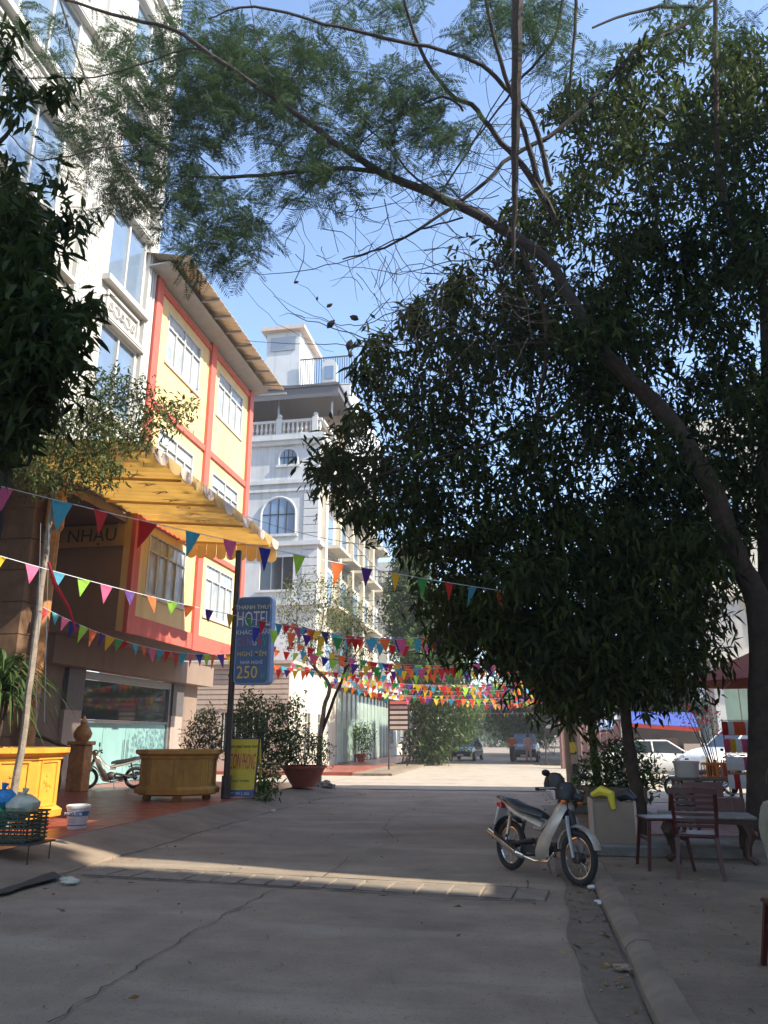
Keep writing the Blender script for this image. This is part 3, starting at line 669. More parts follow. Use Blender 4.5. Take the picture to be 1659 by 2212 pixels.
for y in (41, 44.5, 48, 51.5, 55):     # sunlit street front: bays with balconies
    for z in (4.7, 8.7, 12.1, 15.3):
        t = MB(); t.box(-10.9, -9.9, y+.2, y+2.9, z-.28, z-.1); bl = t.build('balcony', 'cream', H)
        t = MB(); t.box(-9.96, -9.92, y+.2, y+2.9, z+.85, z+.9); 
        for i in range(10): t.box(-9.95, -9.93, y+.25+i*.29, y+.28+i*.29, z-.1, z+.85)
        t.box(-10.9, -9.97, y+.2, y+.24, z+.85, z+.9); t.build('railing', 'black', bl)
        t = MB(); t.box(-10.89, -10.86, y+.7, y+2.3, z-.1, z+2.0); t.build('window', 'glass', H)
    for yy in (y-.15, ): t = MB(); t.box(-10.899, -10.6, yy-.22, yy+.25, 4.6, 18.0); t.build('pilaster', 'cream', H)
t = MB(); t.box(-11.3, -10.9, HY+.41, 58, 4.2, 18.3); t.build('front_wall', 'cream', H)
t = MB(); t.box(-19.9, -11.31, HY+.5, 58, 4.3, 18.2); t.build('body', 'cool', H)
t = MB(); t.box(-20, -10.1, 44, 55, 18.3, 23.4); t.build('upper_storey', 'cool', H)
t = MB(); t.box(-15.9, -13.6, 44.2, 48, 23.4, 27.6); tw = t.build('roof_tower', 'cool', H)
t = MB(); t.box(-16.2, -13.2, 43.8, 48.5, 27.6, 27.85); t.build('tower_roof', 'beige', H)
t = MB(); t.box(-15.6, -13.9, 44.12, 44.18, 26.2, 27.2); t.build('louvre', 'metal', H)
t = MB(); t.box(-13.5, -9.9, 44.0, 44.05, 25.3, 25.38)
for i in range(24): t.box(-13.45+i*.155, -13.41+i*.155, 44.0, 44.04, 23.4, 25.3)
t.build('roof_fence', 'black', H)
t = MB(); t.prism([(-11.9,43.9,23.4),(-10.9,43.9,23.4)]+[(-11.4+.5*math.cos(PI*i/8), 43.9, 24.5+.5*math.sin(PI*i/8)) for i in range(9)], (0, -.3, 0)); t.build('dormer', 'white2', H)
t = MB(); t.box(-11.7, -11.1, 43.56, 43.6, 23.6, 24.5); t.build('window', 'glass', H)

# ---- D: beige annex with board siding, and green glass shopfront
D = thing('annex_building', 'low beige building with board siding behind the blue hotel sign', 'building', (-13, 36, .1))
AYY = 33.6
q = MB(); ywall(q, AYY, AYY+.25, -19.5, -10.3, .1, 4.7, [(-13.4,-11.2,.9,2.6), (-17.8,-15.8,.9,2.6)]); q.build('side_wall', 'beige', D)
for k in range(9):
    q = MB(); q.box(-19.5, -10.28, AYY-.04, AYY-.002, 2.75+k*.22, 2.92+k*.22); q.build('board', 'beige', D)
q = MB(); q.box(-19.5, -10.1, AYY-.25, HY-.4, 4.7, 4.85); q.box(-19.5, -10.2, AYY-.15, AYY, 4.5, 4.69); q.build('parapet', 'beige', D)
for x0, x1 in ((-13.4,-11.2), (-17.8,-15.8)):
    q = MB(); q.box(x0, x1, AYY+.1, AYY+.12, .9, 2.6); wn = q.build('window', 'darkg', D)
    for i in range(8): q = MB(); xx = x0+(i+.5)*(x1-x0)/8; q.box(xx-.015, xx+.015, AYY+.02, AYY+.05, .9, 2.6); q.build('window_bar', 'white2', wn)
wn = [(36.2, 37.3, .7, 2.7), (38.6, 39.7, .7, 2.7)]
q = MB(); wall_with_holes(q, -10.55, -10.3, AYY+.26, 42.5, .1, 4.69, wn); q.build('front_wall', 'cream', D)
for y0, y1, z0, z1 in wn: frame_window(D, -10.32, y0, y1, z0, z1, 2, .25, 'cream', 'carg')
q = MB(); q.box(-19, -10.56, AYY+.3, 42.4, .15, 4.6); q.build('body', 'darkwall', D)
E_ = thing('glass_shopfront', 'green glass shopfront with white mullions beyond the beige annex', 'building', (-10, 50, .1))
for i in range(14):
    q = MB(); y0 = 42.6+i*1.22; q.box(-10.3, -10.27, y0+.05, y0+1.2, .2, 4.1); q.build('glass_panel', 'greeng', E_)
    q = MB(); q.box(-10.34, -10.22, y0-.02, y0+.045, .14, 4.2); q.build('mullion', 'white2', E_)
q = MB(); q.box(-10.9, -9.6, 42.5, 60, 4.19, 4.45); q.build('lintel', 'cream', E_)
q = MB(); q.box(-19, -10.4, 42.6, 60, .14, 4.18); q.build('body', 'greeng', E_)

# ---- far row on the left, far row on the right, and the end of the street
def block(name, label, x0, x1, y0, y1, h, m, floors, face, wm='glass', group=None, setback=0, cols=None):
    b = thing(name, label, 'building', ((x0+x1)/2, y0, .1), 0, group)
    q = MB(); q.box(x0, x1, y0, y1, .1, h); q.build('wall', m, b)
    q = MB(); q.box(x0-.25, x1+.25, y0-.25, y1+.25, h, h+.25); q.box(x0, x1, y0, y0+.15, h+.25, h+.9); q.build('parapet', m, b)
    xf = x1 if face > 0 else x0; fh = h/floors
    nc = cols or max(2, int((y1-y0)/3))
    for f in range(floors):
        q = MB(); z = .1+f*fh; q.box(min(xf, xf+face*.12), max(xf, xf+face*.12), y0, y1, z+fh-.25, z+fh-.02); q.build('band', m, b)
        for c_ in range(nc):
            ya = y0+(c_+.25)*(y1-y0)/nc; yb = y0+(c_+.75)*(y1-y0)/nc
            q = MB(); q.box(min(xf+face*.03, xf), max(xf+face*.03, xf), ya, yb, z+fh*.28, z+fh*.78); wn = q.build('window', wm, b)
            q = MB(); q.box(min(xf, xf+face*.09), max(xf, xf+face*.09), ya-.1, yb+.1, z+fh*.2, z+fh*.27); q.build('sill', m, wn)
        nx = max(2, int((x1-x0)/3))
        for c_ in range(nx):
            xa = x0+(c_+.3)*(x1-x0)/nx; xb = x0+(c_+.7)*(x1-x0)/nx
            q = MB(); q.box(xa, xb, y0-.03, y0, z+fh*.3, z+fh*.75); q.build('window', wm, b)
    return b
block('row_house', 'cream row house beyond the hotel on the left side', -20, -10.6, 60.5, 68, 13.5, 'cream', 4, 1)
block('row_house', 'white narrow row house further down the left side', -20, -10.2, 70, 77, 16.5, 'white', 5, 1)
block('row_house', 'low beige house far down the left side', -20, -10.4, 80, 95, 7, 'beige', 2, 1)
block('row_house', 'pale house closing the far end of the street on the left', -14, -5, 150, 165, 9.5, 'cool', 3, -1)
block('row_house', 'beige gate house at the far end of the street', -5.5, 6, 152, 170, 6.5, 'beige', 2, -1)
block('row_house', 'white tall house seen beyond the far trees', -2.5, 3, 175, 190, 24, 'white', 6, -1)
block('row_house', 'cream house behind the far right trees', 13, 22, 100, 120, 10, 'cream', 3, -1)
block('row_house', 'white corner house on the right behind the blue awning', 13.5, 24, 60, 75, 17, 'white', 5, -1)
block('row_house', 'tall white row house glimpsed through the mango crown', 15.5, 30, 50, 59, 24, 'white', 7, -1)
# corner building at the right with balcony and glass front
N_ = thing('corner_shop_building', 'cream corner building with boxed balcony and glass shopfront behind the dark trunk', 'building', (13, 48, .1))
q = MB(); q.box(11.2, 24, 48.2, 49.4, 4.6, 21); q.build('wall', 'cream', N_)
q = MB(); q.box(10.2, 12.2, 46.2, 48.19, 6.1, 9.2); q.box(12.22, 16.5, 46.6, 48.19, 6.1, 9.2); q.build('balcony', 'white', N_)
q = MB(); q.box(10.0, 16.7, 45.9, 48.19, 9.22, 9.5); q.box(10.0, 16.7, 46.0, 48.19, 5.7, 6.08); q.build('balcony_slab', 'cream', N_)
for z in (10.5, 13.8, 17.1):
    for x in (12, 15, 18): q = MB(); q.box(x, x+1.6, 48.15, 48.19, z, z+1.9); q.build('window', 'glass', N_)
for x in (10.4, 13.6, 16.8): q = MB(); q.box(x, x+.5, 46.6, 47.1, .1, 5.69); q.build('column', 'white2', N_)
for k in range(6): q = MB(); q.box(10.95+k*1.0, 11.9+k*1.0, 47.6, 47.63, .3, 4.4); q.build('glass_panel', 'greeng', N_)
q = MB(); q.box(10.4, 17.4, 47.7, 48.2, .1, 5.6); q.build('shop_wall', 'beige', N_)
# unseen right-hand houses, added and sized to shape road shade and sun streak
block('row_house', 'unseen cream row house added along the right pavement to shade the road', 9.2, 20, 9.5, 22.3, 17, 'cream', 5, -1)
block('row_house', 'unseen narrow white row house kept low to let sun onto the planter', 9.2, 20, 7.5, 9.4, 13.9, 'white', 4, -1, cols=1)
block('row_house', 'unseen low beige block added in the gap to cut the sun streak short', 9.25, 19.5, 4.53, 7.45, 7.9, 'beige', 2, -1, cols=1)
block('row_house', 'unseen beige row house behind the camera, raised to narrow the sun streak', 9.2, 20, -26, 4.5, 22.5, 'beige', 6, -1)



# ============================================================ PROPS
def octa(q, cx, cy, rx, ry, prof, n=8, ph=PI/8):
    rings = [[(cx+(rx+dr)*math.cos(2*PI*k/n+ph)*1.08, cy+(ry+dr)*math.sin(2*PI*k/n+ph)*1.08, z) for k in range(n)] for dr, z in prof]
    q.loft(rings)
def planter(name_label, cx, cy, rx, ry, h, m, rz=0):
    t = thing('planter', name_label, 'planter', (cx, cy, TZ), 0, 'glazed planters on the terrace')
    z = TZ
    q = MB(); octa(q, cx, cy, rx, ry, [(-.04, z+.1), (-.02, z+.12), (.05, z+.14), (.06, z+.24), (0, z+.28), (-.03, z+.3), (-.03, z+h-.2), (0, z+h-.18), (.0, z+h-.14), (.05, z+h-.1), (.09, z+h-.08), (.09, z+h), (-.06, z+h), (-.08, z+h-.08)]); q.build('body', m, t)
    for k in range(8):
        a = 2*PI*k/8; c_ = Vector((math.cos(a), math.sin(a), 0)); ap = math.cos(PI/8)*1.08
        p = Vector((cx+(rx-.03)*ap*math.cos(a), cy+(ry-.03)*ap*math.sin(a), z+(h+.1)/2)); nrm = Vector((math.cos(a)/rx, math.sin(a)/ry, 0)).normalized(); tg = Vector((-nrm.y, nrm.x, 0))
        wd = .27*(rx+ry)/2; hh = (h-.5)/2; q = MB()
        def bar(u0, u1, v0, v1, d=.02):
            vs = [p+tg*u+Vector((0,0,v))+nrm*e for e in (-.02, d) for v in (v0, v1) for u in (u0, u1)]
            q.add(vs, [(0,1,3,2),(4,6,7,5),(0,4,5,1),(2,3,7,6),(0,2,6,4),(1,5,7,3)])
        bar(-wd, wd, hh-.03, hh); bar(-wd, wd, -hh, -hh+.03); bar(-wd, -wd+.03, -hh+.03, hh-.03); bar(wd-.03, wd, -hh+.03, hh-.03)
        for u, v, s_ in ((0,0,.09),(-.12,.03,.05),(.13,-.04,.05),(.02,-.11,.04),(-.05,.12,.04)):
            bar(u*wd*3-s_*.5, u*wd*3+s_*.5, v-s_*.4, v+s_*.4, .012)
        q.build('relief_panel', m, t)
        if k % 2 == 0:
            q = MB(); q.lathe([(.09, z), (.11, z+.04), (.08, z+.1), (.1, z+.14)], (cx+rx*.8*math.cos(a+PI/8), cy+ry*.8*math.sin(a+PI/8), 0), 8); q.build('foot', m, t)
    q = MB(); octa(q, cx, cy, rx-.09, ry-.09, [(0, z+h-.12), (0, z+h-.07)]); q.build('soil', 'gutter', t)
    return t
P1 = G(70, 1795, TZ); planter('tall yellow glazed planter with palm leaves at the left edge beside the trash basket', -8.52, 11.95, .9, .78, 1.2, 'planter')
planter('wide ochre octagonal planter with relief panels standing in the middle of the terrace', -7.98, 17.6, .84, .74, 1.08, 'planter2')

# palm leaves in the left planter
def strap_plant(label, cx, cy, z, n, L, wd, m, cat='plant', name='potted_palm', stems=3, sh=.7):
    t = thing(name, label, cat, (cx, cy, z))
    q = MB(); tops = []
    for k in range(stems):
        a = rng.uniform(0, 2*PI); tp = (cx+.18*math.cos(a), cy+.18*math.sin(a), z+sh*random.uniform(.6, 1.2)); q.tube([(cx+.05*math.cos(a), cy+.05*math.sin(a), z-.05), tp], [.03, .02], 6); tops.append(tp)
    q.build('stem', 'bark', t)
    q = None; s_ = MB()
    for i in range(n):
        c_ = tops[i % len(tops)]; a = random.uniform(0, 2*PI); e = random.uniform(.2, 1.3); l = L*random.uniform(.6, 1.15); P = []; N_seg = 5
        for j in range(N_seg+1):
            u = j/N_seg; r_ = l*u*math.cos(e)*.8+.15*l*u*u; zz = l*u*math.sin(e)-.75*l*u*u*u
            P.append(Vector((c_[0]+r_*math.cos(a), c_[1]+r_*math.sin(a), c_[2]+zz)))
        sd_ = Vector((-math.sin(a), math.cos(a), 0)); vs = []
        for j, p in enumerate(P):
            wq = wd*(math.sin(PI*min(1, .15+j/N_seg*.9)))*.5+.001; vs += [p+sd_*wq, p-sd_*wq]
        b = s_ if i >= 60 else MB(); b.add(vs, [(2*j, 2*j+1, 2*j+3, 2*j+2) for j in range(N_seg)])
        if i < 60: b.build('leaf', m, t)
    if s_.f: s_.build('leaves', m, t, kind='stuff')
    return t
strap_plant('spiky palm with drooping strap leaves growing in the tall yellow planter', -8.75, 12.0, TZ+1.15, 240, 1.35, .055, 'palm', stems=6, sh=1.0)

# bucket
b0 = G(165, 1790, TZ)
bk = thing('bucket', 'white paint bucket with blue printed band on the red tiles', 'bucket', b0)
q = MB(); q.lathe([(.135, TZ), (.14, TZ+.01), (.168, TZ+.3), (.183, TZ+.305), (.183, TZ+.34), (.168, TZ+.35), (.15, TZ+.345), (.13, TZ+.05)], (b0.x, b0.y, 0), 24); q.build('body', 'bucket', bk, True)
q = MB(); q.lathe([(.158, TZ+.19), (.1645, TZ+.26)], (b0.x, b0.y, 0), 24); q.build('printed_band', 'signblue', bk)
q = MB(); q.lathe([(.1445, TZ+.05), (.146, TZ+.066)], (b0.x, b0.y, 0), 24); q.build('printed_band', 'signblue', bk)
text('MYCOLOR', .062, (b0.x+.02, b0.y-.168, TZ+.226), (PI/2+.09, 0, 0), 'txtw', bk, .006)
for i in range(3): q = MB(); q.box(b0.x-.06, b0.x+.06, b0.y-.163, b0.y-.15, TZ+.1+i*.025, TZ+.108+i*.025); q.build('printed_line', 'metal', bk)
q = MB(); q.tube([(b0.x-.17, b0.y, TZ+.3), (b0.x-.12, b0.y-.13, TZ+.24), (b0.x, b0.y-.19, TZ+.21), (b0.x+.12, b0.y-.13, TZ+.24), (b0.x+.17, b0.y, TZ+.3)], .004, 4); q.build('handle', 'metal', bk)

# trash basket on a low stand, with bags
tb0 = Vector((-6.02, 9.55, .0)); bx0, bx1, by0, by1 = -7.1, -6.1, 9.2, 9.65
tr = thing('plastic_basket', 'dark green basket full of rubbish bags at the left road edge', 'basket', (tb0.x, tb0.y, .1))
q = MB()
for z in np.arange(.36, .66, .045):
    q.box(bx0, bx1, by0, by0+.012, z, z+.022); q.box(bx0, bx1, by1-.012, by1, z, z+.022); q.box(bx0, bx0+.012, by0+.012, by1-.012, z, z+.022); q.box(bx1-.012, bx1, by0+.012, by1-.012, z, z+.022)
for x in np.arange(bx0+.02, bx1-.02, .085): q.box(x, x+.018, by0-.004, by0-.0005, .34, .68); q.box(x, x+.018, by1+.0005, by1+.004, .34, .68)
for y in np.arange(by0+.02, by1-.02, .085): q.box(bx1+.0005, bx1+.004, y, y+.018, .34, .68)
q.build('lattice', 'basket', tr, kind='stuff')
q = MB(); q.box(bx0-.01, bx1+.01, by0-.014, by0+.014, .68, .7); q.box(bx0-.01, bx1+.01, by1-.014, by1+.014, .68, .7); q.box(bx1-.014, bx1+.014, by0+.015, by1-.015, .68, .7); q.box(bx0+.02, bx1-.02, by0+.02, by1-.02, .34, .36); q.build('rim', 'basket', tr)
st = thing('basket_stand', 'rusty wire stand under the rubbish basket', 'stand', (tb0.x, tb0.y, .05))
q = MB(); q.box(bx0-.1, bx1+.1, by0-.04, by1+.04, .315, .335); q.build('shelf', 'pole', st)
for x, y in ((bx0, by0), (bx1+.06, by0), (bx0, by1), (bx1+.06, by1)): q = MB(); q.cyl((x, y, .02), (x, y, .315), .008, n=6); q.build('leg', 'pole', st)
for nm, c_, r_, m, lb, sq in (('rubbish_bag', (-6.64, 9.42, .83), .16, 'bagb', 'bright blue plastic bag topmost in the basket', (1.2,1,.75)), ('rubbish_bag', (-6.34, 9.42, .77), .17, 'bagw', 'pale yellow white bag at the right in the basket', (1.2,1,.7)), ('rubbish_bag', (-6.7, 9.32, .62), .17, 'bagg', 'green plastic bag bulging over the basket front', (1.3,1.2,1.05)), ('rubbish_bag', (-6.46, 9.5, .7), .15, 'bagw', 'crumpled white bag in the middle of the basket', (1.3,1,.9)), ('rubbish_bag', (-6.92, 9.4, .74), .14, 'bagg', 'green bag under the blue one at the left of the basket', (1.2,1,.9))):
    q = MB(); q.blob(c_, r_, 14, sq, .13); q.tube([(c_[0], c_[1], c_[2]+r_*sq[2]*.9), (c_[0]+.02, c_[1], c_[2]+r_*sq[2]+.07)], [.02, .045], 7); o = q.build(nm, m, None, True, loc=c_); tag(o, lb, 'bag')
for i, (a, b, m, lb) in enumerate(((150,1905,'bagw','crumpled white litter at the left road edge'), (590,1753,'bagw','small white litter scrap near the yellow board'), (1283,1920,'bucket','white litter scrap in the gutter by the front wheel'), (1300,1952,'bucket','second scrap of litter in the right gutter'), (1345,2095,'foam','crushed paper lying in the gutter at the bottom'))):
    g = G(a, b, .02); q = MB(); q.blob((g.x, g.y, .035), .05 if i != 0 else .085, 8, (1.3,.9,.45), .3); o = q.build('litter', m, None, loc=g); tag(o, lb, 'litter')

# carved post and railing by the shop steps
cp = thing('carved_post', 'carved orange wooden post with pointed finial beside the parked moped', 'post', (-11.6, 19.5, TZ))
q = MB(); q.rbox(-11.85, -11.4, 19.3, 19.7, TZ, TZ+1.15, .02); q.build('shaft', 'orangewood_sunedge', cp)
q = MB(); q.rbox(-11.9, -11.35, 19.25, 19.75, TZ+1.15, TZ+1.25, .02); q.build('capital', 'orangewood_sunedge', cp)
q = MB(); q.lathe([(.15, TZ+1.25), (.22, TZ+1.35), (.24, TZ+1.45), (.16, TZ+1.6), (.07, TZ+1.68), (.09, TZ+1.74), (.02, TZ+1.9)], (-11.62, 19.5, 0), 12); q.build('finial', 'orangewood_sunedge', cp, True)
rl = thing('stair_railing', 'dark wooden stair railing with turned balusters rising behind the palm', 'railing', (-12.4, 18.2, TZ))
q = MB(); q.tube([(-11.8, 19.3, TZ+1.05), (-12.3, 17.9, TZ+1.55), (-12.5, 17.0, TZ+1.6)], .05, 8); q.build('handrail', 'darkwood', rl)
for i in range(8): q = MB(); t = i/8; q.lathe([(.03, TZ), (.05, TZ+.3), (.02, TZ+.5), (.045, TZ+.8), (.025, TZ+1.1)], (-11.9-.55*t, 19.1-2*t, .0), 7); q.build('baluster', 'darkwood', rl)

# hotel sign on its pole
SY = 18.6
pb_ = G(487, 1725, TZ); px0 = pb_.x; SY = pb_.y
st_ = AY(583, 1290, SY); sb_ = AY(497, 1480, SY)
hs = thing('hotel_sign', 'tall blue light-box sign reading HOTEL and 250 on a dark pole', 'sign', pb_)
q = MB(); q.cyl((px0, SY, TZ), (px0, SY, AY(512, 1190, SY).z), .075, n=12); q.build('pole', 'pole', hs, True)
q = MB(); q.cyl((px0, SY, TZ), (px0, SY, TZ+.5), .11, n=12); q.build('pole_base', 'pole', hs, True)
x0, x1, z0, z1 = px0+.08, px0+.08+.9, sb_.z, st_.z
def rrect(x0, x1, z0, z1, r, y): 
    P = []
    for cx, cz, a0 in ((x1-r, z1-r, 0), (x0+r, z1-r, 90), (x0+r, z0+r, 180), (x1-r, z0+r, 270)):
        for k in range(5): a = R(a0+22.5*k); P.append((cx+r*math.cos(a), y, cz+r*math.sin(a)))
    return P
q = MB(); q.prism(rrect(x0, x1, z0, z1, .12, SY-.12), (0, .26, 0)); q.build('box', 'signside', hs)
q = MB(); q.prism(rrect(x0+.03, x1-.06, z0+.04, z1-.03, .1, SY-.126), (0, .005, 0)); q.build('face', 'signblue', hs)
hh = z1-z0; xm = (x0+x1)/2-.015; fy = SY-.131; rt_ = (PI/2, 0, 0)
q = MB(); q.box(x0+.05, x1-.08, fy, fy+.003, z1-.36, z1-.14); q.build('top_strip', 'signteal', hs)
text('THANH THUỶ', .145, (xm, fy-.002, z1-.26), rt_, 'txtw', hs, .003)
text('HOTEL', .38, (xm, fy-.002, z0+hh*.735), rt_, 'txtw', hs, .003, sx=.72, sy=1.35)
text('KHÁCH SẠN', .15, (xm, fy-.002, z0+hh*.585), rt_, 'txtw', hs, .003)
for k, (ch, m) in enumerate((('C','txtp'), ('Ư','txtr'), ('N','txtp'), ('G','txtw'), ('R','txtr'), ('V','txtg'))): text(ch, .22, (x0+.1+k*.13, fy-.002, z0+hh*.475), rt_, m, hs, .003, sx=.75, sy=1.2)
text('NGHỈ ĐÊM', .15, (xm, fy-.002, z0+hh*.34), rt_, 'txty', hs, .003)
text('NHÀ NGHỈ', .11, (xm, fy-.002, z0+hh*.245), rt_, 'txtw', hs, .003)
text('250', .42, (xm-.1, fy-.002, z0+hh*.13), rt_, 'txty', hs, .003, sx=.85, sy=1.0); text('K', .2, (x1-.16, fy-.002, z0+hh*.09), rt_, 'txtg', hs, .003)
for z in (z0+.2, z1-.3): q = MB(); q.box(px0-.09, x0+.01, SY-.03, SY+.03, z, z+.05); q.build('bracket', 'pole', hs)

# yellow A-board
a0 = G(523, 1722, TZ); AY0 = a0.y; ab = thing('sandwich_board', 'yellow sandwich board with big red lettering at the foot of the pole', 'sign', a0)
bw = .37; bz1 = AY(520, 1597, AY0).z; bh = bz1-TZ
def bp_(u, v, e=0): return (a0.x+u*(bw if v < .5 else bw)*(1.0), AY0-.22+.22*v-e, TZ+bh*v)
q = MB(); q.prism([bp_(-1.03, 0), bp_(-.93, 0), bp_(-.93, 1), bp_(-1.03, 1)], (0, .03, 0)); q.prism([bp_(.93, 0), bp_(1.03, 0), bp_(1.03, 1), bp_(.93, 1)], (0, .03, 0)); q.prism([bp_(-1.03, 1), bp_(1.03, 1), bp_(1.03, 1.02), bp_(-1.03, 1.02)], (0, .06, 0)); q.build('frame', 'pole', ab)
q = MB(); q.prism([bp_(-.93, .14), bp_(.93, .14), bp_(.93, 1), bp_(-.93, 1)], (0, .02, 0)); q.build('front_panel', 'signy', ab)
q = MB(); q.prism([(a0.x+bw*1.03, AY0+.02, TZ+bh), (a0.x+bw*1.03, AY0+.05, TZ+bh), (a0.x+bw*1.03, AY0+.33, TZ), (a0.x+bw*1.03, AY0+.29, TZ)], (-.05, 0, 0)); q.prism([(a0.x-bw*1.03, AY0+.02, TZ+bh), (a0.x-bw*1.03, AY0+.05, TZ+bh), (a0.x-bw*1.03, AY0+.33, TZ), (a0.x-bw*1.03, AY0+.29, TZ)], (.05, 0, 0)); q.build('rear_frame', 'signy', ab)
q = MB(); q.prism([bp_(-.93, .02), bp_(.93, .02), bp_(.93, .13), bp_(-.93, .13)], (0, .02, 0)); q.build('lower_panel', 'signblue', ab)
tl = math.atan2(.22, bh); rt2 = (PI/2-tl, 0, 0)
text('NHÀ NGHỈ THANH THUỶ', .062, bp_(0, .87, .008), rt2, 'txtk', ab, .003, sx=.95, sy=1.25)
text('CÒN', .3, bp_(-.5, .6, .008), rt2, 'txtr', ab, .003, sx=.44, sy=1.75); text('PHÒNG', .3, bp_(.42, .6, .008), rt2, 'txtr', ab, .003, sx=.31, sy=1.75)
text('NGÀY VÀ ĐÊM', .065, bp_(0, .28, .008), rt2, 'txtk', ab, .003); text('ĐT 0912 356', .09, bp_(0, .07, .008), rt2, 'txtw', ab, .003)

# far signs on poles, left
def pole_sign(label, base, zc, wd, h, cols, disc=None):
    t = thing('pole_sign', label, 'sign', base)
    q = MB(); q.cyl(base, (base.x, base.y, zc+h/2), .04, n=8); q.build('pole', 'pole', t)
    if disc:
        q = MB(); q.lathe([(wd, -.02), (wd, .02)], (base.x, base.y-.06, zc), 20, 'y'); q.build('disc', 'signblue', t)
        q = MB(); q.lathe([(wd*.75, -.004), (wd*.75, .004)], (base.x, base.y-.086, zc), 20, 'y'); q.build('emblem', 'txtw', t); return t
    q = MB(); q.box(base.x, base.x+wd, base.y-.05, base.y+.05, zc-h/2, zc+h/2); q.build('panel', 'black', t)
    for k, m in enumerate(cols):
        q = MB(); z = zc+h/2-(k+.15)*h/len(cols); q.box(base.x+.06, base.x+wd-.06, base.y-.056, base.y-.051, z-h/len(cols)*.62, z); q.build('stripe', m, t)
    return t
fb = G(840, 1662, .14); pole_sign('black street sign with red heading and yellow lines beyond the annex', fb, AY(860, 1545, fb.y).z, .95, 1.35, ('redp','stair','beige','beige','beige','beige'))
fb = AY(885, 1640, 46); fb.z = .1; pole_sign('round blue and white sign beside the black street sign', fb, AY(892, 1563, 46).z, .42, 0, (), 1)
fb = G(1178, 1625, .1); fb.y = 44; fb.x = AY(1178, 1600, 44).x; pole_sign('small black sign on a pale pole at the right kerb far down the street', fb, AY(1178, 1570, 44).z, .6, .9, ('black','metal','black'))

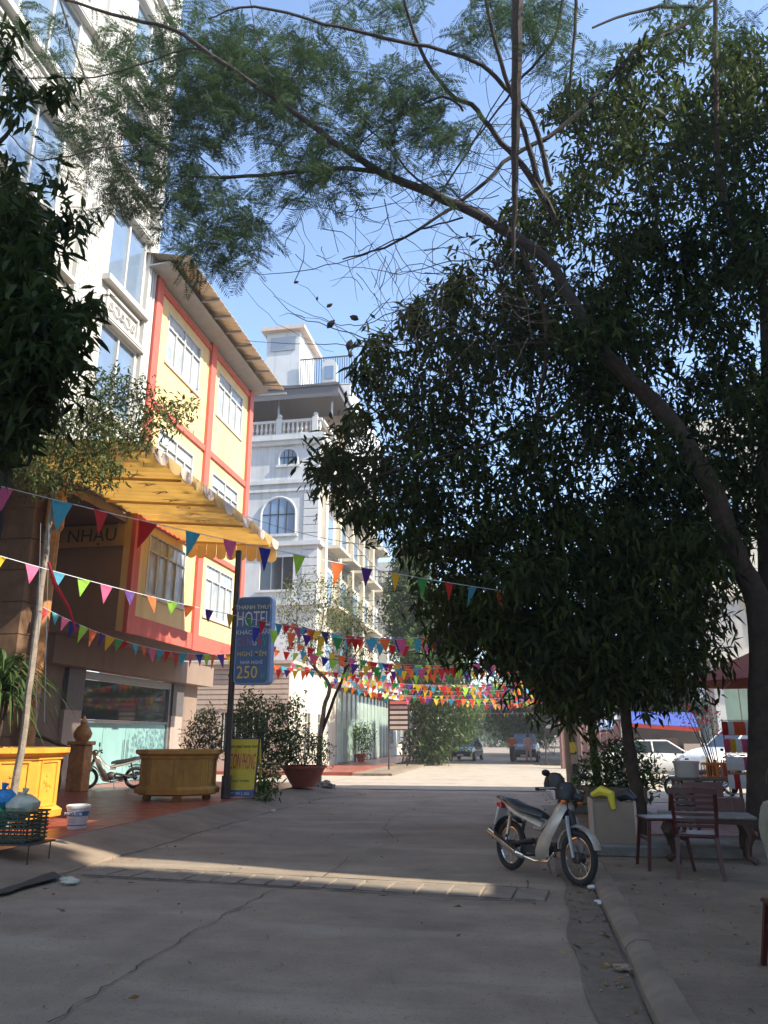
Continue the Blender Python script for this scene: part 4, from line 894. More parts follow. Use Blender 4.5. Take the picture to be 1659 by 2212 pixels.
# ------------------------------------------------------------ motorcycles
def motorcycle(label, loc, rz, scl=1, body='silver', group='parked motorbikes'):
    t = thing('motorbike', label, 'motorbike', (0,0,0), 0, group)
    WB = .62; RW = .285
    def wheel(x, nm):
        q = MB(); q.torus((x, 0, RW), RW-.035, .038, 'y', 36, 8); w_ = q.build(nm, 'rubber', t, True)
        q = MB(); q.torus((x, 0, RW), RW-.075, .014, 'y', 32, 6); q.build('rim', 'chrome', w_)
        q = MB(); q.lathe([(.03, -.06), (.06, -.05), (.06, .05), (.03, .06)], (x, 0, RW), 12, 'y'); q.build('hub', 'engine', w_)
        q = MB()
        for k in range(20): a = 2*PI*k/20; q.cyl((x+.05*math.cos(a), (.03 if k % 2 else -.03), RW+.05*math.sin(a)), (x+(RW-.08)*math.cos(a+.12), 0, RW+(RW-.08)*math.sin(a+.12)), .0028, n=4)
        q.build('spokes', 'chrome', w_, kind='stuff')
    wheel(WB, 'front_wheel'); wheel(-WB, 'rear_wheel')
    for sg in (1, -1):
        q = MB(); q.tube([(WB, sg*.075, RW), (WB-.09, sg*.075, RW+.3), (WB-.13, sg*.06, RW+.42)], [.022, .026, .026], 8); q.build('fork', 'metal', t, True)
    def shell(P, hw, name, m, th=.02):     # side profile skin: list of (x,z,halfwidth)
        rings = []
        for x, z, hwid, up in P: rings.append([(x, -hwid, z), (x, -hwid*.7, z+up*.7), (x, 0, z+up), (x, hwid*.7, z+up*.7), (x, hwid, z), (x, hwid*.6, z-up*.3), (x, 0, z-up*.4), (x, -hwid*.6, z-up*.3)])
        q = MB(); q.loft(rings); return q.build(name, m, t, True)
    # front fender: arc over the tyre
    q = MB(); rings = []
    for k in range(11):
        a = R(20+k*15); r_ = RW+.045; wd = .055 if k < 10 else .03
        rings.append([(WB+r_*math.cos(a), -wd, RW+r_*math.sin(a)), (WB+(r_+.02)*math.cos(a), 0, RW+(r_+.02)*math.sin(a)), (WB+r_*math.cos(a), wd, RW+r_*math.sin(a)), (WB+(r_-.015)*math.cos(a), wd*.8, RW+(r_-.015)*math.sin(a)), (WB+(r_-.0)*math.cos(a), 0, RW+(r_)*math.sin(a)), (WB+(r_-.015)*math.cos(a), -wd*.8, RW+(r_-.015)*math.sin(a))])
    q.loft(rings); q.build('front_fender', body, t, True)
    q = MB(); rings = []
    for k in range(8):
        a = R(55+k*17); r_ = RW+.05; wd = .06
        rings.append([(-WB+r_*math.cos(a), -wd, RW+r_*math.sin(a)), (-WB+(r_+.02)*math.cos(a), 0, RW+(r_+.02)*math.sin(a)), (-WB+r_*math.cos(a), wd, RW+r_*math.sin(a)), (-WB+(r_-.01)*math.cos(a), 0, RW+(r_-.01)*math.sin(a))])
    q.loft(rings); q.build('rear_fender', 'black', t, True)
    # leg shields each side: curved plates from headstock down to the foot pegs
    for sg in (1, -1):
        P = [(.46,.86,.05),(.42,.74,.12),(.36,.6,.16),(.27,.45,.18),(.2,.32,.17),(.17,.24,.14)]
        q = MB(); rings = []
        for x, z, y in P: wf = .1 if z > .5 else .13; rings.append([(x+.05, sg*(y-.05), z+.01), (x-.02, sg*y, z), (x-.02-wf*.8, sg*(y+.01), z-.02), (x-wf*.8, sg*(y-.02), z-.03), (x, sg*(y-.025), z-.01)])
        q.loft(rings); q.build('leg_shield', body, t, True)
    shell([(.52,.78,.03,.05),(.44,.84,.08,.06),(.34,.78,.09,.07),(.2,.62,.09,.07),(.05,.52,.08,.06),(-.1,.52,.08,.06)], 0, 'centre_cowl', body)
    shell([(.05,.55,.09,.05),(-.15,.6,.12,.07),(-.4,.66,.13,.08),(-.62,.74,.1,.06),(-.8,.8,.05,.03)], 0, 'side_fairing', body)
    shell([(.04,.66,.06,.05),(-.1,.68,.11,.07),(-.35,.71,.13,.07),(-.55,.76,.12,.07),(-.74,.8,.08,.05)], 0, 'seat', 'seat')
    q = MB(); q.tube([(-.6,.1,.78),(-.82,.1,.83),(-.88,0,.84),(-.82,-.1,.83),(-.6,-.1,.78)], .013, 6); q.build('grab_rail', 'chrome', t, True)
    q = MB(); q.rbox(-.9,-.8,-.05,.05,.7,.78,.015); q.build('tail_light', 'redlens', t)
    q = MB(); q.prism([(-.84,-.07,.72),(-.9,-.07,.5),(-.88,-.07,.5),(-.8,-.07,.7)], (0,.14,0)); q.build('number_plate', 'white2', t)
    q = MB(); q.blob((.02,0,.33), .12, 10, (1.2,.8,.9), .08); q.cyl((.1,0,.34), (.28,0,.36), .06, .05, 10); q.box(-.3,.05,-.06,.06,.24,.32); q.build('engine', 'engine', t, True)
    q = MB(); q.tube([(.28,-.06,.3),(.2,-.09,.2),(0,-.11,.17),(-.2,-.13,.2)], .018, 8); q.tube([(-.2,-.13,.2),(-.3,-.15,.22),(-.85,-.17,.42)], [.03,.042,.046], 10); q.build('exhaust', 'chrome', t, True)
    q = MB(); q.prism([(-.3,-.2,.25),(-.7,-.215,.4),(-.7,-.215,.43),(-.3,-.2,.29)], (0,.012,0)); q.build('heat_shield', 'black', t)
    q = MB(); q.tube([(-.1,.07,.4),(-.62,.08,RW)], .03, 6); q.tube([(-.1,-.07,.4),(-.62,-.08,RW)], .02, 6); q.build('swing_arm', 'engine', t)
    for sg in (1,-1): q = MB(); q.cyl((-.6,sg*.1,RW), (-.48,sg*.12,.66), .024, n=8); q.build('shock_absorber', 'chrome', t)
    q = MB(); q.tube([(-.05,.07,.3),(-.1,.2,.02)], .012, 6); q.build('side_stand', 'metal', t)
    q = MB(); q.tube([(.02,.28,.24),(.02,-.28,.24)], .014, 6); q.build('foot_peg', 'rubber', t)
    # handlebar, head lamp, mirrors
    q = MB(); q.tube([(.32,.33,.98),(.38,.16,1.0),(.42,0,.96),(.38,-.16,1.0),(.32,-.33,.98)], .014, 8); q.build('handlebar', 'chrome', t, True)
    for sg in (1,-1):
        q = MB(); q.tube([(.33,sg*.24,.985),(.3,sg*.36,.975)], .02, 8); q.build('grip', 'rubber', t)
        q = MB(); q.tube([(.36,sg*.2,1.0),(.38,sg*.26,1.12)], .006, 5); mm = q.build('mirror_stalk', 'black', t)
        q = MB(); q.blob((.38,sg*.28,1.16), .055, 10, (.4,1.1,.7), 0); q.build('mirror', 'black', mm, True)
    q = MB(); q.blob((.47,0,.95), .1, 12, (.9,1.25,.8), 0); q.build('headlight_cowl', body, t, True)
    q = MB(); q.blob((.535,0,.94), .065, 10, (.5,1.1,.8), 0); q.build('headlight', 'lamp', t, True)
    for sg in (1,-1): q = MB(); q.blob((.5,sg*.12,.86), .035, 8, (1,1,.7), 0); q.build('indicator', 'crateo', t, True)
    q = MB(); q.tube([(.44,0,.93),(.52,0,.66),(.55,0,.5)], [.03,.04,.035], 8); q.build('steering_stem', 'black', t)
    t.location = loc; t.rotation_euler = (0, 0, rz); t.scale = (scl,)*3
    return t
f0, r0 = G(1228, 1912, 0), G(1122, 1884, 0)
ang = math.atan2(f0.y-r0.y, f0.x-r0.x)
mb = motorcycle('dusty champagne-silver motorbike parked on the roadway at the right kerb', ((f0+r0)/2)+Vector((0,0,.01)), R(-52), 1.0)
mb.rotation_euler = (R(-5), 0, R(-52)); mb.location.x = (f0.x+r0.x)/2
def place_bike(label, loc, rz, scl=1, grp='parked motorbikes'):
    c_ = copy_tree(mb); c_.location = loc; c_.rotation_euler = (R(-4), 0, rz); c_.scale = (scl,)*3; c_['label'] = label; c_['group'] = grp; return c_
def bike_at(px, py, z, rz, label, scl=1): g = G(px, py, z); return place_bike(label, g, rz, scl)
bike_at(238, 1704, TZ, R(-150), 'parked motorbike in front of the teal glass doors beside the carved post')
bk1 = [bike_at(1512, 1728, .01, R(150), 'black motorbike behind the drinks table, nearest to the white van'), bike_at(1620, 1722, .12, R(120), 'motorbike behind the snack rack at the right edge'), bike_at(1335, 1716, .01, R(70), 'motorbike parked beyond the trough of plants, in front of the white car')]
# helmets and folded raincoat hung on the near handlebar
def helmet(label, c_, m):
    t = thing('helmet', label, 'helmet', c_); q = MB(); prof = [(.02,.13),(.07,.12),(.11,.07),(.13,0),(.125,-.05),(.11,-.06)]; q.lathe([(a, b) for a, b in reversed(prof)], c_, 16)
    q.build('shell', m, t, True); q = MB(); q.tube([(c_[0]+.1,c_[1]-.1,c_[2]-.02),(c_[0]+.17,c_[1]-.14,c_[2]-.05)], [.05,.03], 8); q.build('peak', 'black', t)
    q = MB(); q.tube([(c_[0],c_[1]-.12,c_[2]-.04),(c_[0],c_[1]-.08,c_[2]-.17),(c_[0],c_[1]+.1,c_[2]-.05)], .006, 4); q.build('strap', 'black', t); return t
hb = mb.matrix_basis @ Vector((.36, .0, 1.07))
helmet('dark open-face helmet resting on the handlebar of the silver motorbike', (hb.x-.1, hb.y+.02, hb.z-.02), 'engine')
helmet('black helmet hanging lower on the handlebar of the silver motorbike', (hb.x+.02, hb.y-.1, hb.z-.12), 'black')
q = MB(); c_ = mb.matrix_basis @ Vector((.36,.05,.86)); q.blob(c_, .13, 12, (.9,.9,1.5), .15); o = q.build('raincoat', 'seat', None, True, loc=c_); tag(o, 'black raincoat bundled below the helmets on the silver motorbike', 'raincoat')

# ------------------------------------------------------------ cars
def car(label, loc, rz, m, kind='car', tall=1.0, group=None):
    t = thing('parked_car', label, 'car', (0,0,0), 0, group); Lh, Wd = 2.15, .86; q = MB(); rings = []
    S = [(-2.15,.55,.78,.6),(-2.1,.35,.95,.78),(-1.7,.28,1.0,.86),(-1.1,.25,1.0,.88),(0,.25,.98,.88),(1.0,.25,.95,.88),(1.5,.28,.88,.86),(2.0,.32,.74,.78),(2.15,.42,.6,.6)]
    for x, a, b, wv in S: b *= tall; rings.append([(x,-wv*.92,a),(x,-wv,a+.12),(x,-wv,b*.78),(x,-wv*.93,b),(x,wv*.93,b),(x,wv,b*.78),(x,wv,a+.12),(x,wv*.92,a)])
    q.loft(rings); q.build('body', m, t, True)
    q = MB(); top = 1.45*tall; bs = .94*tall; rings = [[(-1.75,-.72,bs),(-1.75,.72,bs),(1.0,.76,bs-.02),(1.0,-.76,bs-.02)], [(-1.2,-.6,top-.06),(-1.2,.6,top-.06),(.25,.62,top-.04),(.25,-.62,top-.04)]]
    q.loft(rings); q.build('greenhouse', 'carg', t)
    q = MB(); q.rbox(-1.15, .25, -.61, .61, top-.07, top+.0, .03); 
    for sg in (1,-1): q.tube([(.98,sg*.75,bs-.02),(.25,sg*.61,top-.04)], .03, 6); q.tube([(-1.75,sg*.71,bs),(-1.18,sg*.59,top-.05)], .035, 6); q.tube([(-.35,sg*.75,bs),(-.35,sg*.615,top-.05)], .03, 6)
    q.build('roof', m, t, True)
    for x in (-1.35, 1.35):
        for sg in (1,-1):
            q = MB(); q.lathe([(.2,-.09),(.31,-.08),(.32,-.04),(.32,.04),(.31,.08),(.2,.09)], (x, sg*.8, .32), 20, 'y'); wv = q.build('wheel', 'rubber', t, True)
            q = MB(); q.lathe([(.05,-.1),(.19,-.095),(.19,.095),(.05,.1)], (x, sg*.8, .32), 12, 'y'); q.build('rim', 'metal', wv)
    for sg in (1,-1):
        q = MB(); q.blob((2.0,sg*.6,.68*tall), .13, 8, (.7,1.3,.7), 0); q.build('headlight', 'lamp', t, True)
        q = MB(); q.rbox(-2.17,-2.08,sg*.62-.13,sg*.62+.13,.72,.88,.02); q.build('tail_light', 'redlens', t)
        q = MB(); q.blob((.8,sg*.95,1.0*tall), .1, 8, (.6,.9,.7), 0); q.build('mirror', m, t, True)
        q = MB(); q.box(-.3,-.15,sg*.885-.01,sg*.885+.01,.82,.85); q.build('door_handle', 'chrome', t)
    q = MB(); q.box(2.12,2.17,-.4,.4,.42,.62); q.build('grille', 'black', t)
    q = MB(); q.box(2.171,2.18,-.22,.22,.34,.44); q.build('number_plate', 'white2', t)
    t.location = loc; t.rotation_euler = (0,0,rz); return t
g = G(1440, 1688, .01); car('white sedan parked side-on behind the small street tree', (g.x-.1, g.y+1, .01), R(8), 'carw')
g = G(1525, 1690, .01); car('tall white van with blue windscreen parked behind the white sedan on the right', (g.x+1.3, g.y-.2, .01), R(205), 'carw', tall=1.28)
g = G(1003, 1644, .01); car('dark car facing the camera at the left kerb far down the street', (g.x, g.y+2, .01), R(-97), 'card')
g = G(1133, 1646, .01); car('dark red-trimmed jeep far down the middle of the street', (g.x+.1, g.y+2, .01), R(-93), 'card', tall=1.2)

# ------------------------------------------------------------ people
def figure(name, label, J, clothes, loc, rz, scl=1, hair=True):
    """J: joint name -> (pos, radius, parent)"""
    t = thing('person', label, 'person', (0,0,0))
    def skinmesh(nm, keys, extra, m, root=None):
        me = bpy.data.meshes.new(nm); ks = list(keys); V = [J[k][0] for k in ks]; E = [(ks.index(k), ks.index(J[k][2])) for k in ks if J[k][2] in ks]
        me.from_pydata(V, E, []); o = bpy.data.objects.new(nm, me); col.objects.link(o)
        md = o.modifiers.new('s', 'SKIN'); md.use_smooth_shade = True
        for i, k in enumerate(ks):
            r_ = J[k][1]+extra; sk = me.skin_vertices[0].data[i]; sk.radius = (r_ if not isinstance(J[k][3], tuple) else J[k][3][0]+extra, r_ if not isinstance(J[k][3], tuple) else J[k][3][1]+extra) if len(J[k]) > 3 else (r_, r_); sk.use_root = (k == (root or ks[0]))
        md2 = o.modifiers.new('sub', 'SUBSURF'); md2.levels = md2.render_levels = 2
        dg = bpy.context.evaluated_depsgraph_get(); dg.update(); m2 = bpy.data.meshes.new_from_object(o.evaluated_get(dg)); m2.materials.clear(); m2.materials.append(M[m])
        bpy.data.objects.remove(o); o2 = bpy.data.objects.new(nm, m2); col.objects.link(o2); o2.parent = t; return o2
    skinmesh('body', J.keys(), 0, 'skin', 'pelvis')
    for nm, keys, ex, m in clothes: skinmesh(nm, keys, ex, m)
    hp = J['head'][0]
    if hair:
        q = MB(); q.blob((hp[0]-.012, hp[1], hp[2]+.03), .115, 14, (1,.88,1.05), .02); q.build('hair', 'hair', t, True)
    q = MB()    # face and ears on the body's head, facing +x
    t.location = loc; t.rotation_euler = (0,0,rz); t.scale = (scl,)*3; return t
def seated():
    J = dict(pelvis=((0,0,.55),.15,None,(.13,.17)), waist=((.0,0,.72),.13,'pelvis',(.115,.155)), chest=((-.02,0,.93),.14,'waist',(.12,.18)), neck=((-.01,0,1.12),.06,'chest'), head=((.03,0,1.24),.095,'neck'), crown=((.02,0,1.32),.085,'head'))
    for s_, n in ((1,'l'),(-1,'r')):
        J['sh'+n] = ((-.02,s_*.19,1.04),.07,'chest'); J['el'+n] = ((.05,s_*.27,.78),.05,'sh'+n); J['wr'+n] = ((.26,s_*.17,.68),.034,'el'+n); J['pa'+n] = ((.33,s_*.14,.66),.036,'wr'+n)
        for f_ in range(4): J['f%d'%f_+n] = ((.41-.01*abs(f_-1),s_*(.17-.022*f_),.63),.0095,'pa'+n)
        J['th'+n] = ((.37,s_*(.095),.655),.011,'pa'+n)
        J['hi'+n] = ((.08,s_*.1,.53),.095,'pelvis'); J['kn'+n] = ((.46,s_*.13,.52),.065,'hi'+n); J['an'+n] = ((.44,s_*.13,.1),.04,'kn'+n); J['to'+n] = ((.58,s_*.14,.045),.038,'an'+n)
    return J
sl = lambda n: ['sh'+n, 'el'+n]
J = seated()
PX = AY(1622, 1880, 5.95).x+.26
p1 = figure('person', 'person in olive-grey shirt seated on a maroon stool at the right edge', J, [
  ('shirt', ['pelvis','waist','chest','shl','shr','ell','elr'], .022, 'shirt'), ('trousers', ['pelvis','hil','hir','knl','knr','anl','anr'], .018, 'trousers')], (PX, 5.95, .11), R(12), .95)
def standing(step=.12, arm=.1):
    J = dict(pelvis=((0,0,.95),.13,None,(.11,.15)), waist=((0,0,1.1),.11,'pelvis',(.1,.13)), chest=((0,0,1.32),.13,'waist',(.11,.17)), neck=((0,0,1.48),.055,'chest'), head=((.02,0,1.58),.09,'neck'), crown=((.01,0,1.66),.08,'head'))
    for s_, n in ((1,'l'),(-1,'r')):
        J['sh'+n] = ((0,s_*.18,1.4),.06,'chest'); J['el'+n] = ((-.03*s_,s_*.25,1.12),.045,'sh'+n); J['wr'+n] = ((s_*arm,s_*.26,.88),.03,'el'+n); J['pa'+n] = ((s_*arm+.02,s_*.26,.8),.033,'wr'+n)
        J['hi'+n] = ((0,s_*.09,.88),.085,'pelvis'); J['kn'+n] = ((s_*step*.6+.03,s_*.1,.48),.06,'hi'+n); J['an'+n] = ((s_*step,s_*.1,.09),.04,'kn'+n); J['to'+n] = ((s_*step+.14,s_*.11,.04),.035,'an'+n)
    return J
def walker(label, px, py, m1, m2, rz, step=.15):
    g = G(px, py, .02); return figure('person', label, standing(step), [('shirt', ['pelvis','waist','chest','shl','shr','ell','elr'], .02, m1), ('trousers', ['pelvis','hil','hir','knl','knr','anl','anr'], .018, m2)], g, rz, 1)
walker('person in dark red standing at the left of the far jeep', 1108, 1648, 'darkred', 'trousers', R(-90))
walker('person in a pink top standing at the right of the far jeep', 1143, 1649, FLM['pink'] if False else 'stair', 'stair', R(-80), .2)

# ------------------------------------------------------------ chairs, table, stools
def plastic_chair(label, loc, rz, group='maroon plastic chairs'):
    t = thing('plastic_chair', label, 'chair', (0,0,0), 0, group)
    q = MB(); q.rbox(-.21, .22, -.22, .22, .41, .45, .015); q.build('seat', 'maroon', t, True)
    for x in (-.19, .19):
        for y in (-.2, .2):
            sx = -.05 if x < 0 else .03; q = MB(); q.loft([[(x+sx-.018,y*1.15-.018,0),(x+sx+.018,y*1.15-.018,0),(x+sx+.018,y*1.15+.018,0),(x+sx-.018,y*1.15+.018,0)], [(x-.028,y-.024,.42),(x+.028,y-.024,.42),(x+.028,y+.024,.42),(x-.028,y+.024,.42)]]); q.build('leg', 'maroon', t)
    for y in (-.2, .2):
        q = MB(); q.loft([[(-.2,y-.02,.43),(-.16,y-.02,.43),(-.16,y+.02,.43),(-.2,y+.02,.43)], [(-.26,y*1.1-.02,.7),(-.225,y*1.1-.02,.7),(-.225,y*1.1+.02,.7),(-.26,y*1.1+.02,.7)], [(-.33,y*1.12-.02,.9),(-.3,y*1.12-.02,.9),(-.3,y*1.12+.02,.9),(-.33,y*1.12+.02,.9)]]); q.build('back_post', 'maroon', t)
    for k in range(6):
        z = .52+k*.06; x = -.2-(z-.43)*.27; q = MB(); q.loft([[(x,-.2,z),(x+.02,-.2,z),(x+.02,-.2,z+.035),(x,-.2,z+.035)], [(x-.03,0,z),(x-.01,0,z),(x-.01,0,z+.035),(x-.03,0,z+.035)], [(x,.2,z),(x+.02,.2,z),(x+.02,.2,z+.035),(x,.2,z+.035)]]); q.build('back_slat', 'maroon', t)
    q = MB(); q.loft([[(-.335,-.24,.87),(-.3,-.24,.87),(-.3,-.24,.93),(-.335,-.24,.93)], [(-.365,0,.88),(-.33,0,.88),(-.33,0,.945),(-.365,0,.945)], [(-.335,.24,.87),(-.3,.24,.87),(-.3,.24,.93),(-.335,.24,.93)]]); q.build('top_rail', 'maroon', t)
    t.location = loc; t.rotation_euler = (0,0,rz); return t
cg = G(1508, 1900, .125)
ch = plastic_chair('maroon slatted plastic chair seen from behind at the low table', (cg.x+.07, cg.y+.2, .125), R(80))
c3 = copy_tree(ch); g = AY(1600, 1850, 13.2); c3.location = (g.x+.65, 13.3, .13); c3.rotation_euler = (0,0,R(200)); c3['label'] = 'maroon chair standing beyond the seated person near the snack rack'
def stool(label, loc, rz, w_=.3, h=.46, m='maroon', grp='maroon stools'):
    t = thing('stool', label, 'stool', (0,0,0), 0, grp)
    q = MB(); q.rbox(-w_*.5, w_*.5, -w_*.5, w_*.5, h-.03, h, .01); q.build('top', m, t)
    for x in (-1,1):
        for y in (-1,1): q = MB(); q.loft([[(x*w_*.55-.015,y*w_*.55-.015,0),(x*w_*.55+.015,y*w_*.55-.015,0),(x*w_*.55+.015,y*w_*.55+.015,0),(x*w_*.55-.015,y*w_*.55+.015,0)],[(x*w_*.42-.02,y*w_*.42-.02,h-.03),(x*w_*.42+.02,y*w_*.42-.02,h-.03),(x*w_*.42+.02,y*w_*.42+.02,h-.03),(x*w_*.42-.02,y*w_*.42+.02,h-.03)]]); q.build('leg', m, t)
    for x in (-1,1): q = MB(); q.box(x*w_*.46-.01,x*w_*.46+.01,-w_*.4,w_*.4,h*.55,h*.62); q.build('stretcher', m, t)
    t.location = loc; t.rotation_euler = (0,0,rz); return t
g = G(1445, 1882, .125); stool('square maroon stool left of the chair beside the low table', (g.x, g.y+.25, .125), R(8), .46, .56)
stool('maroon stool under the seated person at the right edge', (PX+.05, 5.95, .125), R(6), .42, .42)
def low_table(label, loc, rz):
    t = thing('low_table', label, 'table', (0,0,0))
    q = MB(); q.rbox(-.55, .55, -.32, .32, .5, .535, .01); q.build('top', 'stone', t)
    q = MB(); q.box(-.5, .5, -.27, .27, .44, .499); q.build('apron', 'darkwood', t)
    for x in (-1,1):
        for y in (-1,1): q = MB(); q.tube([(x*.42,y*.22,.44),(x*.47,y*.24,.33),(x*.43,y*.22,.2),(x*.42,y*.22,.08),(x*.5,y*.25,.02)], [.055,.06,.04,.035,.045], 8); q.build('leg', 'darkwood', t, True)
    t.location = loc; t.rotation_euler = (0,0,rz); return t
g = G(1560, 1862, .125); low_table('low table with grey top and curved dark legs behind the slatted chair', (g.x-.12, g.y+.1, .13), R(-5))
g = G(1480, 1800, .13)
st1 = stool('lowest stool of the brown stack behind the slatted chair', (g.x, g.y, .13), R(12), .3, .42)
for k in range(1, 4):
    s2 = copy_tree(st1); s2.location = (g.x+random.uniform(-.01,.01), g.y, .13+.07*k); s2['label'] = ['', 'second stool up in the brown stack behind the slatted chair', 'third stool up in the brown stack behind the slatted chair', 'topmost stool of the brown stack behind the slatted chair'][k]
q = MB(); q.blob((g.x, g.y, .75), .17, 12, (1,.9,.6), .2); o = q.build('sack', 'foam', None, True, loc=(g.x, g.y, .7)); tag(o, 'pale crumpled sack lying on the stack of brown stools', 'sack')

# drinks table, crate, tub, snack rack
g = G(1560, 1772, .13); gx, gy = g.x, g.y+.4
tt = thing('drinks_table', 'worn pinkish counter table carrying the orange crate', 'table', (gx, gy, .13))
q = MB(); q.rbox(gx-.75, gx+.6, gy-.35, gy+.35, .8, .85, .01); q.build('top', 'stone', tt)
q = MB(); q.box(gx-.6, gx+.45, gy-.28, gy+.28, .14, .5); q.build('lower_cabinet', 'stair', tt)
q = MB(); q.box(gx-.6, gx+.1, gy-.3, gy-.281, .52, .78); q.build('drawer', 'stair', tt)
for x in (gx-.7, gx+.52):
    for y in (gy-.3, gy+.27): q = MB(); q.box(x, x+.05, y, y+.05, .13, .799); q.build('leg', 'stair', tt)
def crate(label, x, y, z, wx, wy, h, m, mm=.012):
    t = thing('crate', label, 'crate', (x, y, z)); q = MB()
    q.box(x-wx, x+wx, y-wy, y-wy+mm, z+h-.04, z+h); q.box(x-wx, x+wx, y+wy-mm, y+wy, z+h-.04, z+h); q.box(x-wx, x-wx+mm, y-wy+mm, y+wy-mm, z+h-.04, z+h); q.box(x+wx-mm, x+wx, y-wy+mm, y+wy-mm, z+h-.04, z+h); q.build('rim', m, t)
    q = MB(); q.box(x-wx, x+wx, y-wy, y+wy, z, z+.02); q.build('base', m, t); q = MB(); n = int(wx*2/.05)
    for i in range(n+1): xx = x-wx+i*(2*wx-.015)/n; q.box(xx, xx+.015, y-wy+.001, y-wy+.01, z+.021, z+h-.041); q.box(xx, xx+.015, y+wy-.01, y+wy-.001, z+.021, z+h-.041)
    q.build('slats', m, t, kind='stuff'); return t
crate('orange plastic crate of bottles on the counter table', gx+.22, gy, .852, .36, .24, .26, 'crateo')
for i in range(10):
    bx, by = gx-.05+(i % 5)*.13, gy-.1+(i//5)*.18
    q = MB(); q.lathe([(.03,.875),(.034,.9),(.034,1.05),(.012,1.13),(.012,1.17)], (bx, by, 0), 8); o = q.build('bottle', ('leafg','txty','redp','lamp')[i % 4], None, True, loc=(bx, by, .875)); tag(o, ('green','yellow','red','clear')[i % 4]+' bottle in the '+('front','back')[i//5]+' row of the orange crate, '+['leftmost','second from left','middle','second from right','rightmost'][i % 5], 'bottle', 'bottles in the orange crate')
q = MB(); q.lathe([(.2,.852),(.235,1.1),(.25,1.1),(.25,1.14),(.22,1.14),(.18,.87)], (gx-.45, gy, 0), 16); o = q.build('plastic_tub', 'bucket', None, True, loc=(gx-.45, gy, .852)); tag(o, 'translucent plastic tub left of the orange crate', 'tub')
g = AY(1612, 1700, 15.6)
rk = thing('snack_rack', 'wire rack hung with red and yellow snack packets beside the dark trunk', 'rack', (g.x, 15.6, .13))
q = MB(); 
for x in (-.28, .28): q.cyl((g.x+x, 15.6, .13), (g.x+x, 15.6, 1.9), .012, n=5)
for z in (.6, .95, 1.3, 1.62, 1.88): q.cyl((g.x-.3, 15.6, z), (g.x+.3, 15.6, z), .008, n=5)
q.build('wire_frame', 'metal', rk)
for r_ in range(4):
    for i in range(6):
        px_, pz = g.x-.25+i*.1, 1.86-r_*.31; wv = .05; q = MB(); rings = [[(px_-wv*f,15.56-d,pz-v),(px_+wv*f,15.56-d,pz-v),(px_+wv*f,15.56+d,pz-v),(px_-wv*f,15.56+d,pz-v)] for v, f, d in ((0,.9,.003),(.03,1,.015),(.12,1,.03),(.21,1,.015),(.24,.9,.003))]
        q.loft(rings); cn = random.choice(['red','gold','orange','red','white','white','pink']); o = q.build('snack_packet', M['txtw'] if cn == 'white' else FLM[cn], None, loc=(px_, 15.56, pz)); tag(o, cn+' snack packet, number '.replace(', number ', ' hanging ')+['leftmost','second from left','third from left','third from right','second from right','rightmost'][i]+' in the '+['top','second','third','bottom'][r_]+' row of the rack', 'packet', 'packets on the snack rack')
# stained box with yellow cloth, on the tree-bed slab
g = G(1333, 1835, .2); bx, by = g.x, g.y+.35
sb = MB(); sb.rbox(bx-.42, bx+1.5, by-.45, by+.55, .12, .26, .02); o = sb.build('tree_bed', 'stone', None, loc=(bx, by, .12)); tag(o, 'low stone edging around the foot of the small street tree', 'tree bed')
fx = thing('foam_box', 'stained open foam box beside the small tree trunk', 'box', (bx, by, .26))
q = MB(); H0, H1 = .262, .76
q.box(bx-.26, bx+.26, by-.26, by-.22, H0, H1); q.box(bx-.26, bx+.26, by+.22, by+.26, H0, H1); q.box(bx-.26, bx-.22, by-.219, by+.219, H0, H1); q.box(bx+.22, bx+.26, by-.219, by+.219, H0, H1); q.box(bx-.219, bx+.219, by-.219, by+.219, H0, H0+.04); q.build('box', 'foam', fx)
q = MB(); q.box(bx-.29, bx-.261, by-.28, by+.28, H0, H1+.03); q.build('edge_trim', 'beige', fx); q = MB(); q.box(bx+.261, bx+.29, by-.28, by+.28, H0, H1+.03); q.build('edge_trim', 'beige', fx)
q = MB(); q.tube([(bx-.25,by-.1,.84),(bx-.12,by-.2,.9),(bx-.02,by-.28,.86),(bx,by-.3,.68)], [.03,.07,.06,.03], 8); o = q.build('yellow_cloth', 'signy', None, True, loc=(bx-.1, by-.2, .85)); tag(o, 'yellow cloth draped over the rim of the foam box', 'cloth')
q = MB(); q.tube([(bx+.1,by-.1,.82),(bx+.22,by-.18,.86),(bx+.3,by-.28,.8)], [.06,.07,.03], 8); o = q.build('black_cloth', 'seat', None, True, loc=(bx+.2, by-.2, .84)); tag(o, 'dark cloth draped over the right rim of the foam box', 'cloth')
# plant trough
g0, g1 = G(1240, 1757, .125), G(1392, 1757, .125)
tg_ = thing('plant_trough', 'long grey concrete trough of green plants behind the silver motorbike', 'planter', (g0.x+.6, g0.y+.3, .125))
q = MB(); q.rbox(g0.x, g1.x, g0.y, g0.y+.7, .13, .3, .02); q.build('plinth', 'stone', tg_)
q = MB(); q.rbox(g0.x-.08, g1.x+.05, g0.y-.06, g0.y+.76, .301, .62, .03); q.build('trough', 'kerb', tg_)
TRX, TRY = (g0.x+g1.x)/2, g0.y+.35
